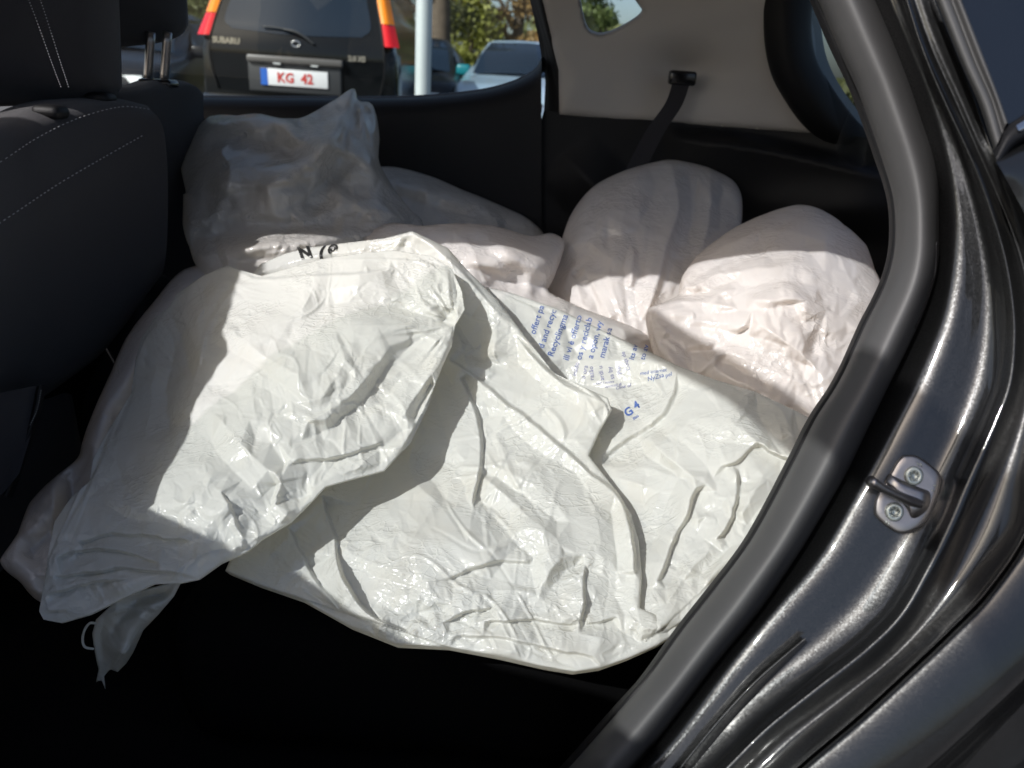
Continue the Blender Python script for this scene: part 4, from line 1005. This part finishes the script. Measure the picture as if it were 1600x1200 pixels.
# the open rear door whose frame and tinted glass shade the bags
dh, da = np.array([-0.72, 0.42, 0.0]), R(62)
dd = np.array([math.cos(da), -math.sin(da), 0.0]); dn = np.array([-math.sin(da), -math.cos(da), 0.0])
dp = lambda pts: [tuple(dh + dd * s_ + np.array([0, 0, z])) for s_, z in pts]
belt_ = [(-0.02, 0.90), (0.05, 0.915), (0.16, 0.968), (0.26, 1.0), (0.34, 1.032), (0.42, 1.09), (0.52, 1.15), (0.72, 1.22), (0.87, 1.25)]
odoor = prism('rear_door', dp([(-0.02, 0.30), (0.90, 0.30), (0.98, 0.60), (1.0, 1.0), (0.97, 1.27)] + belt_[::-1]), dn * 0.09, M['paint'], car)
top_in = [(0.82, 1.40), (0.70, 1.515), (0.58, 1.552), (0.35, 1.588), (0.12, 1.578)]
prism('window_frame', dp([(0.87, 1.2505), (0.97, 1.2705), (0.90, 1.42), (0.75, 1.565), (0.62, 1.61), (0.35, 1.638), (0.10, 1.628)] + top_in[::-1]), dn * 0.05, M['black'], odoor)
prism('window_glass', dp([(x, z - 0.03) for x, z in belt_] + [(0.83, 1.40)] + [(x, z + 0.01) for x, z in top_in[1:]] + [(-0.02, 1.56)]), dn * 0.004, M['glass_door'], odoor)
prism('front_door', [(-1.9, 0.42, 0.25), (-0.86, 0.42, 0.25), (-0.85, 0.44, 0.93), (-1.75, 0.44, 0.93)], (0, 0.09, 0), M['paint'], car)
CP = [(0.36, 0.56, 0.95), (0.62, 0.56, 0.95), (0.60, 0.66, RZ), (0.02, 0.66, RZ), (0.15, 0.645, 1.32), (0.23, 0.625, 1.15)]
prism('rear_pillar', CP, (0, 0.03, 0), M['black'], car)
box('luggage_wall', (0.42, 0.60, 0.2), (0.80, 0.64, 0.95), M['black'], car)
box('tailgate_lower', (0.76, 0.62, 0.3), (0.80, 1.70, 0.93), M['black'], car)

# ---- front seats
SEATK = 1.22
def seat_rail(pts, Ys, k=1.0):
    p = np.array(pts, float); return P(p[:, 0], p[:, 1], np.asarray(Ys, float) * k)
yy = lambda pts, a, b, x0=-160, x1=262: [a + (b - a) * (x - x0) / (x1 - x0) for x, _ in pts]
s0 = [(-160, 270), (0, 200), (60, 172), (125, 158), (190, 156), (225, 164)]
s1 = [(-160, 352), (0, 255), (60, 216), (125, 185), (190, 168), (236, 172)]
s2 = [(-160, 450), (0, 350), (90, 290), (170, 243), (225, 212), (254, 197)]
s3 = [(-160, 520), (0, 420), (100, 350), (180, 300), (235, 268), (261, 252)]
s4 = [(-160, 640), (0, 540), (100, 470), (180, 410), (235, 370), (262, 345)]
s5 = [(-160, 690), (0, 596), (60, 590), (130, 560), (185, 510), (256, 420)]
s6 = [(-160, 740), (0, 640), (50, 630), (110, 590), (170, 540), (240, 440)]
seat = None
rails_ = [seat_rail([(x - 40, y - 6) for x, y in s0], [v + 0.02 for v in yy(s0, .56 * SEATK, 1.02 * SEATK)]), seat_rail(s0, yy(s0, .57 * SEATK, 1.0 * SEATK)), seat_rail(s1, yy(s1, .54 * SEATK, .96 * SEATK)), seat_rail(s2, yy(s2, .52 * SEATK, .94 * SEATK)),
          seat_rail(s3, yy(s3, .52 * SEATK, .945 * SEATK)), seat_rail(s4, yy(s4, .53 * SEATK, .95 * SEATK)), seat_rail(s5, yy(s5, .54 * SEATK, .96 * SEATK)), seat_rail(s6, [v + 0.05 for v in yy(s6, .56 * SEATK, .98 * SEATK)])]
seat, sg = loft('front_seat', rails_, M['fabric'], car, n=70, sub=6)
# the far flank of the backrest turns forward
endc = np.array([r[-1] for r in rails_])
loft('seat_flank', [endc, endc + np.array([-0.02, 0.018, 0.0]), endc + np.array([-0.10, 0.02, 0.0]), endc + np.array([-0.16, -0.02, -0.02])], M['fabric'], seat, n=40, sub=4)
def stitches(line, parent, n, r=0.0009, frac=0.6):
    c = catmull3(line, n * 8)
    for k in range(n):
        a = c[k * 8: k * 8 + max(2, int(8 * frac))]
        tube('stitch', [a[0], a[-1]], r, M['stitch'], parent, 2, 5)
off = np.array([0.0012, -0.0022, 0.0012])
stitches(seat_rail(s1, yy(s1, .54 * SEATK, .96 * SEATK)) + off, seat, 60, 0.0006)
stitches(seat_rail(s2, yy(s2, .52 * SEATK, .94 * SEATK))[:5] + off * 1.3, seat, 62, 0.0008)
pk = [(-40, 622), (0, 614), (40, 606), (66, 601)]
pocket, _ = loft('seat_pocket', [seat_rail(pk, [.60, .62, .64, .66], SEATK), seat_rail([(-40, 660), (0, 655), (34, 648), (60, 640)], [.59, .61, .63, .65], SEATK), seat_rail([(-60, 800), (-30, 790), (0, 775), (30, 740)], [.57, .58, .59, .60], SEATK)], M['fabric'], seat, n=20, sub=4)
loft('pocket_edge', [seat_rail([(56, 604), (48, 640), (32, 690), (0, 770)], [.655, .645, .63, .60], SEATK), seat_rail([(62, 602), (55, 640), (40, 690), (8, 776)], [.648, .638, .623, .593], SEATK), seat_rail([(72, 600), (66, 638), (50, 692), (20, 778)], [.66, .65, .635, .605], SEATK)], M['black'], pocket, n=20, sub=3)
stitches(seat_rail([(64, 610), (58, 640), (46, 666)], [.645, .637, .628], SEATK), pocket, 16, 0.0006)
s7 = [(-160, 900), (0, 800), (50, 745), (100, 690), (150, 630), (215, 520)]
loft('seat_dark_sheet', [seat_rail(s6, [v + 0.052 for v in yy(s6, .56 * SEATK, .98 * SEATK)]), seat_rail([(a * .5 + c * .5, b * .5 + d * .5) for (a, b), (c, d) in zip(s6, s7)], [v + 0.08 for v in yy(s6, .56 * SEATK, .98 * SEATK)]), seat_rail(s7, [v + 0.11 for v in yy(s7, .56 * SEATK, .98 * SEATK)])], M['cushion'], seat, n=40, sub=4)  # near-black sheet added as the dark below the seat, hiding a sunlit patch
box('seat_base', (-1.30, 0.64, 0.27), (-0.72, 1.12, 0.55), M['fabric'], seat, 0.06)

def headrest(px0, px1, py0, py1, Y, x_back, parent, lean=0):
    """cushion whose rear face is seen: silhouette given by pixels"""
    out = [(px0, py0), (px1 - 30, py0), (px1 - 12, py0 + 40), (px1, py1 - 60), (px1 - 4, py1 - 18), (px1 - 40, py1), (px0 + 60, py1 + 8), (px0, py1 + 10)]
    o = sheet('head', outline=out, anchors=[(px0, py0, Y - .16), (px1, py0, Y + .03), (px1, py1, Y + .03), (px0, py1, Y - .16)], feats=[bump((px0 + px1) / 2, (py0 + py1) / 2, 90, 70, 0.02)],
              mat=M['fabric'], parent=parent, step=5, edge=(0.07, 60), back=0.10, crumple=0.0, back_dir=(-0.9, 0.3, 0))
    o.name = 'headrest'
    return o
h1 = headrest(-120, 190, -160, 160, 0.88 * SEATK, -0.5, seat)
stitches(P(np.array([28., 45, 62, 80, 96]), np.array([-40., 0, 45, 95, 138]), np.array([.775, .775, .778, .785, .80]) * SEATK) , h1, 40, 0.0006)
stitches(P(np.array([46., 63, 78, 94, 108]), np.array([-40., 0, 45, 95, 138]), np.array([.78, .78, .783, .79, .805]) * SEATK) , h1, 40, 0.0006)
for x, y, Y in ((88, 168, .80 * SEATK), (165, 148, .90 * SEATK)):
    c = P(np.array(float(x)), np.array(float(y)), np.array(Y))
    box('headrest_collar', c - np.array([.026, .016, .014]), c + np.array([.010, .016, .003]), M['black'], seat, 0.008)
# far front seat
box('centre_console', (-1.45, 1.13, 0.27), (-0.60, 1.25, 0.66), M['black'], car, 0.03)
f0 = [(150, 140), (215, 138), (255, 128), (295, 130), (314, 146)]
f1 = [(150, 175), (215, 172), (262, 165), (300, 158), (318, 168)]
f2 = [(150, 330), (215, 330), (262, 330), (300, 330), (320, 330)]
f3 = [(150, 520), (215, 500), (262, 480), (290, 470), (300, 460)]
Yf = [1.2, 1.3, 1.4, 1.5, 1.58]
fs, _ = loft('front_seat', [seat_rail([(x - 30, y - 4) for x, y in f0], [v + .03 for v in Yf]), seat_rail(f0, Yf), seat_rail(f1, [v - .03 for v in Yf]), seat_rail(f2, [v - .03 for v in Yf]), seat_rail(f3, Yf)], M['fabric'], car, n=40, sub=5)
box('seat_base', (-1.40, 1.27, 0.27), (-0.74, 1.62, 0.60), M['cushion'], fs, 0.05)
h2 = headrest(120, 293, -160, 66, 1.45, 0, fs)
for x in (236, 262):
    tube('headrest_post', [P(np.array(float(x)), np.array(50.), np.array(1.42)), P(np.array(float(x) - 6), np.array(132.), np.array(1.42))], 0.0075, M['steel'], fs, 6, 12)
c = P(np.array(248.), np.array(131.), np.array(1.41))
box('headrest_collar', c - np.array([.03, .02, .008]), c + np.array([.03, .02, .008]), M['blackgloss'], fs, 0.006)

# ------------------------------------------------------------------ car park seen through the windows
def car_paint(name, col, rough=0.3): 
    return simple(name, col, rough, metal=0.35, coat=1.0, var=0.05, scale=3)
M['tyre'] = simple('tyre', (0.02, 0.02, 0.02), 0.85)
M['rim'] = simple('rim', (0.4, 0.4, 0.42), 0.35, metal=0.8)
M['amber'] = simple('amber_lens', (0.85, 0.24, 0.01), 0.12)
M['red'] = simple('red_lens', (0.62, 0.012, 0.02), 0.12)
M['lens'] = simple('clear_lens', (0.75, 0.78, 0.78), 0.08)
M['car_glass'] = simple('car_glass', (0.010, 0.018, 0.030), 0.04, spec=0.4)
M['plate'] = simple('plate_white', (0.72, 0.73, 0.74), 0.4)
M['plate_blue'] = simple('plate_blue', (0.02, 0.12, 0.50), 0.4)
M['plate_red'] = simple('plate_red', (0.52, 0.05, 0.04), 0.4)
M['bumper'] = simple('bumper_plastic', (0.03, 0.032, 0.035), 0.5)

def body_loft(name, secs, mat, parent, n=40):
    """secs: (y, list of half-section (x, z) from bottom centre up and over), mirrored; along local y"""
    rows = []
    for y, half in secs:
        h = catmull(half, n)
        full = np.r_[h, (h * [-1, 1])[::-1]]
        rows.append(np.c_[full[:, 0], np.full(len(full), y), full[:, 1]])
    rows = np.array(rows); k, m, _ = rows.shape
    V = list(rows.reshape(-1, 3)); F = grid_faces(k, m, True)
    F.append(tuple(range(m))); F.append(tuple((k - 1) * m + i for i in range(m))[::-1])
    o = mesh(name, V, F, mat, parent)
    bm = bmesh.new(); bm.from_mesh(o.data); bmesh.ops.recalc_face_normals(bm, faces=bm.faces[:]); bm.to_mesh(o.data); bm.free()
    return o

def wheel(parent, x, y, r=0.31):
    s = 1 if x > 0 else -1
    bm = bmesh.new()
    bmesh.ops.create_cone(bm, segments=28, radius1=r, radius2=r, depth=0.2, cap_ends=True, matrix=Matrix.Translation((x, y, r)) @ Matrix.Rotation(math.pi / 2, 4, 'Y'))
    bmesh.ops.bevel(bm, geom=[e for e in bm.edges if e.calc_face_angle(0) > 1], offset=0.03, segments=2, affect='EDGES')
    w = from_bm('wheel', bm, M['tyre'], parent)
    bm = bmesh.new()
    bmesh.ops.create_cone(bm, segments=20, radius1=r * .66, radius2=r * .62, depth=0.02, cap_ends=True, matrix=Matrix.Translation((x + s * .1, y, r)) @ Matrix.Rotation(math.pi / 2, 4, 'Y'))
    from_bm('rim', bm, M['rim'], w)

def section(hw, zb, zt, belt=None, top_hw=None):
    """rounded half cross-section; belt / top_hw add a cabin above"""
    p = [(0.02, zb), (hw * .85, zb), (hw * .98, zb + .12), (hw, zb + .3)]
    if belt is None: return p + [(hw * .97, zt - .08), (hw * .85, zt - .01), (hw * .4, zt + .01), (0.0, zt + .015)]
    return p + [(hw * .98, belt - .05), (hw * .95, belt), ((hw + top_hw) * .5, (belt + zt) * .5), (top_hw, zt - .06), (top_hw * .88, zt - .01), (top_hw * .4, zt + .012), (0, zt + .015)]

def front_car(label, loc, rz, col, hw=0.84, L=3.9, H=1.43, hood=0.90, plate=True, mirror=None):
    """hatchback, nose towards its local -y"""
    r = empty('parked_car', loc, rz); tag(r, label, 'car', 'cars parked beyond the far window')
    pm = simple('dark_paint', col, 0.25, spec=0.35) if max(col) < .05 else car_paint('paint_' + '%02x%02x%02x' % tuple(int(c * 255) for c in col), col)
    secs = [(-L / 2, section(hw * .80, .32, hood - .28)), (-L / 2 + .10, section(hw * .93, .24, hood - .12)), (-L / 2 + .45, section(hw, .22, hood - .03)), (-L / 2 + .95, section(hw, .22, hood + .04)),
            (-L / 2 + 1.0, section(hw, .22, hood + .06, hood, hw * .86)), (-L / 2 + 1.75, section(hw, .22, H - .02, hood + .04, hw * .70)), (0.3, section(hw, .22, H, hood + .05, hw * .69)),
            (L / 2 - .55, section(hw, .22, H - .07, hood + .07, hw * .69)), (L / 2 - .12, section(hw * .96, .25, hood + .14, hood + .05, hw * .80)), (L / 2, section(hw * .88, .32, hood - .05))]
    b = body_loft('body', secs, pm, r)
    # windscreen and side glass lie just proud of the shell
    y0, y1 = -L / 2 + 1.02, -L / 2 + 1.72
    ws = [(-hw * .80, y0 - .035, hood + .065), (hw * .80, y0 - .035, hood + .065), (hw * .63, y1 - .02, H - .055), (-hw * .63, y1 - .02, H - .055)]
    loft('windscreen', [[ws[0], (0, y0 - .09, hood + .10), ws[1]], [(-hw * .72, (y0 + y1) / 2 - .05, (hood + H) / 2 + .05), (0, (y0 + y1) / 2 - .11, (hood + H) / 2 + .07), (hw * .72, (y0 + y1) / 2 - .05, (hood + H) / 2 + .05)],
                        [ws[3], (0, y1 - .05, H - .03), ws[2]]], M['car_glass'], r, n=14, sub=4)
    for s in (-1, 1):
        q = [(s * hw * .945, y0 + .25, hood + .06), (s * hw * .945, 1.2, hood + .10), (s * hw * .73, 1.05, H - .10), (s * hw * .73, y1 + .15, H - .09)]
        loft('side_window', [[q[0], q[1]], [q[3], q[2]]], M['car_glass'], r, n=6, sub=4)
        hx = s * hw * .66
        loft('headlight', [[(hx - .17, -L / 2 + .045, hood - .20), (hx + s * .0, -L / 2 + .05, hood - .19), (hx + .17, -L / 2 + .09, hood - .20)],
                           [(hx - .17, -L / 2 + .02, hood - .27), (hx, -L / 2 + .0, hood - .28), (hx + .17, -L / 2 + .06, hood - .27)],
                           [(hx - .15, -L / 2 - .0, hood - .34), (hx, -L / 2 - .01, hood - .35), (hx + .15, -L / 2 + .05, hood - .34)]], M['lens'], r, n=10, sub=4)
        m = box('door_mirror', (s * (hw + .02) - .10, y0 + .30, hood + .02), (s * (hw + .02) + .10, y0 + .42, hood + .17), mirror or pm, r, 0.04)
        for y in (-L / 2 + .75, L / 2 - .65): wheel(r, s * (hw - .1), y)
    box('grille', (-.36, -L / 2 - .012, hood - .33), (.36, -L / 2 + .1, hood - .22), M['bumper'], r, 0.02)
    box('lower_grille', (-.5, -L / 2 - .03, .30), (.5, -L / 2 + .1, .44), M['bumper'], r, 0.02)
    if plate: box('number_plate', (-.26, -L / 2 - .04, .46), (.26, -L / 2 - .02, .57), M['plate'], r, 0.004)
    return r

def gpos(px, Y):
    """ground spot under a photo column at depth Y"""
    p = P(np.array(float(px)), np.array(100.0), np.array(float(Y))); return (float(p[0]), float(p[1]), 0.0)

# dark estate, tail towards us
x, y, _ = gpos(466, 6.85)
est = empty('estate_car', (x, y, 0), R(2)); est.scale = (1, 1, 1.03); tag(est, 'dark estate car seen from behind with tall orange and red tail lights', 'car', 'cars parked beyond the far window')
pd = simple('estate_paint', (0.004, 0.005, 0.006), 0.12, spec=0.3, var=.1, scale=4)
HW, Z0 = 0.86, 1.06
def es(hw, top, thw): return section(hw, .30, top, Z0, thw)
body_loft('body', [(0.0, section(HW * .93, .42, 1.02)), (0.03, es(HW * .97, 1.12, HW * .9)), (0.10, es(HW, 1.24, HW * .86)), (0.32, es(HW, 1.58, HW * .75)), (0.40, es(HW, 1.66, HW * .72)), (0.6, es(HW, 1.69, HW * .72)), (2.6, es(HW, 1.68, HW * .72)),
                   (3.1, es(HW, 1.35, HW * .8)), (3.4, section(HW, .3, 1.08)), (4.3, section(HW * .95, .3, .98)), (4.5, section(HW * .8, .35, .85))], pd, est, n=50)
gate_ = loft('tailgate', [[(-.70, .00, .70), (0, -.03, .68), (.70, .00, .70)], [(-.74, -.012, .90), (0, -.045, .90), (.74, -.012, .90)], [(-.73, .0, 1.10), (0, -.03, 1.11), (.73, .0, 1.10)], [(-.66, .17, 1.42), (0, .13, 1.44), (.66, .17, 1.42)], [(-.60, .31, 1.64), (0, .28, 1.66), (.60, .31, 1.64)]], pd, est, n=20, sub=5)[0]
loft('rear_window', [[(-.55, .015, 1.17), (0, -.022, 1.15), (.55, .015, 1.17)], [(-.62, .05, 1.24), (0, .01, 1.23), (.62, .05, 1.24)], [(-.57, .165, 1.44), (0, .125, 1.45), (.57, .165, 1.44)], [(-.53, .23, 1.56), (0, .20, 1.58), (.53, .23, 1.56)]], M['car_glass'], gate_, n=20, sub=5)
for s in (-1, 1):
    f = lambda a: [(s * q[0], q[1], q[2]) for q in a]
    lamp = loft('tail_light', [f([(.745, -.004, 1.11), (.70, .09, 1.28)]), f([(.80, .0, 1.11), (.755, .09, 1.28)]), f([(.865, .06, 1.11), (.81, .15, 1.28)])], M['red'], est, n=8, sub=4)[0]
    loft('amber_lens', [f([(.70, .09, 1.285), (.625, .24, 1.58)]), f([(.755, .085, 1.285), (.685, .235, 1.58)]), f([(.81, .15, 1.285), (.725, .30, 1.58)])], M['amber'], lamp, n=8, sub=4)
    for yy_ in (.85, 3.5): wheel(est, s * (HW - .1), yy_, .33)
box('rear_bumper', (-.86, -.10, .40), (.86, .2, .66), car_paint('bumper_paint', (.03, .034, .04)), est, 0.06)
box('plate_recess', (-.42, -.052, .70), (.38, -.03, .965), M['bumper'], gate_, 0.015)
box('plate_bar', (-.42, -.085, .925), (.40, -.04, .985), simple('bar_grey', (.10, .095, .09), .35), gate_, 0.018)
plate = box('number_plate', (-.31, -.066, .755), (.265, -.055, .885), M['plate'], gate_, 0.003)
box('plate_band', (-.3095, -.0675, .7555), (-.25, -.0655, .8845), M['plate_blue'], plate)
def flat_text(name, txt, loc, size, mat, parent, depth=0.004, bold=0.0, rx=math.pi / 2):
    cu = bpy.data.curves.new('t', 'FONT'); cu.body = txt; cu.size = size; cu.extrude = depth / 2; cu.offset = bold; cu.resolution_u = 2
    ob = bpy.data.objects.new('t', cu); COL.objects.link(ob)
    me = bpy.data.meshes.new_from_object(ob.evaluated_get(bpy.context.evaluated_depsgraph_get())); bpy.data.objects.remove(ob)
    me.transform(Matrix.Translation(loc) @ Matrix.Rotation(rx, 4, 'X')); me.name = name
    me.materials.clear(); me.materials.append(mat)
    o = bpy.data.objects.new(name, me); COL.objects.link(o); o.parent = parent
for s in (-1, 1):
    tube('panel_gap', [(s * .70, -.012, .70), (s * .745, -.022, .90), (s * .735, -.008, 1.10), (s * .66, .165, 1.42), (s * .60, .305, 1.64)], .006, M['black'], gate_, 30, 5)
    box('plate_lamp', (s * .16 - .03, -.09, .922), (s * .16 + .03, -.06, .93), M['lens'], gate_)
flat_text('plate_lettering', 'KG  42', (-.17, -.0675, .785), .105, M['plate_red'], plate, bold=.003)
flat_text('tailgate_badge', 'SUBARU', (-.71, -.025, 1.055), .062, M['chrome'], gate_, bold=.003)
flat_text('tailgate_badge', '2.0 XS', (.44, -.035, .985), .055, M['chrome'], gate_, bold=.003)
tube('tailgate_emblem', [(math.cos(a) * .035, -.045, 1.085 + math.sin(a) * .022) for a in np.linspace(0, 6.28, 16)], .008, M['chrome'], gate_, 30, 6)
tube('rear_wiper', [(.12, -.045, 1.13), (-.10, -.03, 1.19), (-.28, -.02, 1.20)], .008, M['bumper'], gate_, 16, 6)
tube('wiper_arm', [(.16, -.05, 1.09), (.02, -.05, 1.17), (-.10, -.035, 1.19)], .010, M['bumper'], gate_, 16, 6)

front_car('pale blue hatchback facing us with a teal door mirror', gpos(826, 11.6), R(-4), (0.34, 0.46, 0.56), mirror=simple('teal_mirror', (0.01, 0.16, 0.19), .3))
front_car('black hatchback parked behind the pale post', gpos(640, 11.8), R(2), (0.012, 0.013, 0.015), H=1.40)
front_car('black hatchback half hidden behind the estate car, beside the front headrest', gpos(232, 10.6), R(6), (0.014, 0.015, 0.018), H=1.46, plate=False)
front_car('blue hatchback seen through the tailgate window', (7.5, 10.6, 0), R(-25), (0.05, 0.12, 0.26))

po = gpos(661, 5.6)
post = tube('steel_post', [(po[0], po[1], 0), (po[0] + 0.004, po[1], 4.2)], 0.056, simple('galvanised', (0.50, 0.56, 0.57), 0.5, metal=0.2, var=.08, scale=6), None, 8, 20)
tag(post, 'pale painted steel post standing beside the dark estate car', 'post')

# ---- trees: trunk, limbs and a crown of small leaves
def leafmat(name, c):
    t = NT(name)
    ob = t.n('ShaderNodeTexCoord'); nz = t.n('ShaderNodeTexNoise', i_Scale=1.3, i_Detail=4.0); t.l(ob.outputs['Object'], nz.inputs[0])
    mx = t.n('ShaderNodeMix', data_type='RGBA'); mx.inputs[6].default_value = (*[v * .55 for v in c], 1); mx.inputs[7].default_value = (*[v * 1.5 for v in c], 1)
    t.l(nz.outputs['Fac'], mx.inputs[0]); t.l(mx.outputs[2], t.b.inputs['Base Color']); t.b.inputs['Roughness'].default_value = .6
    tr = t.n('ShaderNodeBsdfTranslucent'); t.l(mx.outputs[2], tr.inputs[0])
    ms = t.n('ShaderNodeMixShader'); ms.inputs[0].default_value = .35; t.l(t.b.outputs[0], ms.inputs[1]); t.l(tr.outputs[0], ms.inputs[2]); t.l(ms.outputs[0], t.out.inputs[0])
    return t.m
bark = simple('bark', (0.09, 0.07, 0.05), .9, var=.4, scale=6, bump=.6, bscale=30)
def tree(label, loc, h, cr, col, seed, name='broadleaf_tree', low=0.25, dens=1.0):
    rng = np.random.default_rng(seed)
    r = empty(name, loc); tag(r, label, 'tree', 'trees around the car park')
    tr = tube('trunk', [(0, 0, 0), (.1 * rng.standard_normal(), .1, h * .3), (.2 * rng.standard_normal(), 0, h * .75)], np.array([h * .035, h * .024, h * .008]), bark, r, 14, 9)
    cl = []
    for k in range(int(26 * dens)):
        a = rng.uniform(0, 6.28); u = rng.uniform(0, 1)**.6; z = rng.uniform(low, 1.0)
        w = math.sin(min(1, max(.12, (1 - z) * 2.2)) * 1.57) * (0.55 + .45 * min(1, (z - low) * 5 + .3))
        cl.append((math.cos(a) * u * cr * w, math.sin(a) * u * cr * w, z * h))
    for c in cl[:9]:
        tube('limb', [(0, 0, c[2] * .55), (c[0] * .5, c[1] * .5, c[2] * .8), c], np.array([h * .012, h * .007, h * .003]), bark, tr, 8, 6)
    V, F = [], []
    for c in cl:
        rad = cr * rng.uniform(.22, .38); m = int(260 * rng.uniform(.6, 1.3))
        d = rng.standard_normal((m, 3)); d /= np.linalg.norm(d, axis=1, keepdims=True); d *= rad * rng.uniform(.35, 1.05, (m, 1)) * [1, 1, .75]
        for q in d:
            p = np.array(c) + q; s = rng.uniform(.06, .13) * (cr / 2.5)**.5
            a = rng.standard_normal(3); a /= np.linalg.norm(a); b = np.cross(a, rng.standard_normal(3)); b /= np.linalg.norm(b)
            i = len(V); V += [p - a * s, p + b * s * .5, p + a * s, p - b * s * .5]; F.append((i, i + 1, i + 2, i + 3))
    mesh('crown', V, F, leafmat('leaf', col), r, smooth=False)
tree('olive green tree behind the dark estate car', gpos(400, 24), 7.5, 3.2, (0.20, 0.23, 0.07), 2, low=.12)
tree('dark trunked tree standing just past the pale post', gpos(690, 19), 8.5, 2.6, (0.14, 0.15, 0.06), 4, low=.2)
tree('autumn brown tree over the pale blue hatchback', gpos(800, 24), 6.5, 2.0, (0.26, 0.17, 0.06), 6, low=.22)
tree('yellow green bush between the post and the pale blue hatchback', gpos(735, 23), 2.6, 1.6, (0.26, 0.28, 0.06), 7, name='shrub', low=.05)
tree('rounded green tree seen through the small quarter window', gpos(945, 26), 4.0, 1.9, (0.15, 0.20, 0.06), 8, low=.15)
tree('light green tree between estate car and post', gpos(610, 27), 6.5, 3.0, (0.20, 0.21, 0.08), 9, low=.1)
tree('grey green tree behind the front headrest', gpos(260, 22), 6.5, 3.0, (0.2, 0.22, 0.09), 12, low=.1)
tree('low spreading tree seen through the tailgate glass', (9.5, 15.0, 0), 4.0, 3.0, (0.18, 0.2, 0.07), 13, low=.1)
# continuous planting far behind
rng = np.random.default_rng(5)
V, F = [], []
for k in range(26000):
    x = rng.uniform(-34, 34); p = np.array([x, 33 + rng.uniform(-1.5, 1.5), (rng.uniform(0, 1)**.8) * (2.6 + 1.1 * math.sin(x * .35) + .7 * math.sin(x * .9 + 1))])
    s = rng.uniform(.12, .28); a = rng.standard_normal(3); a /= np.linalg.norm(a); b = np.cross(a, rng.standard_normal(3)); b /= np.linalg.norm(b)
    i = len(V); V += [p - a * s, p + b * s * .5, p + a * s, p - b * s * .5]; F.append((i, i + 1, i + 2, i + 3))
hd = mesh('undergrowth', V, F, leafmat('hedge_leaf', (0.17, 0.19, 0.07)), None, smooth=False)
tag(hd, 'band of mixed shrubs closing off the far side of the car park', 'shrubs', kind='stuff')
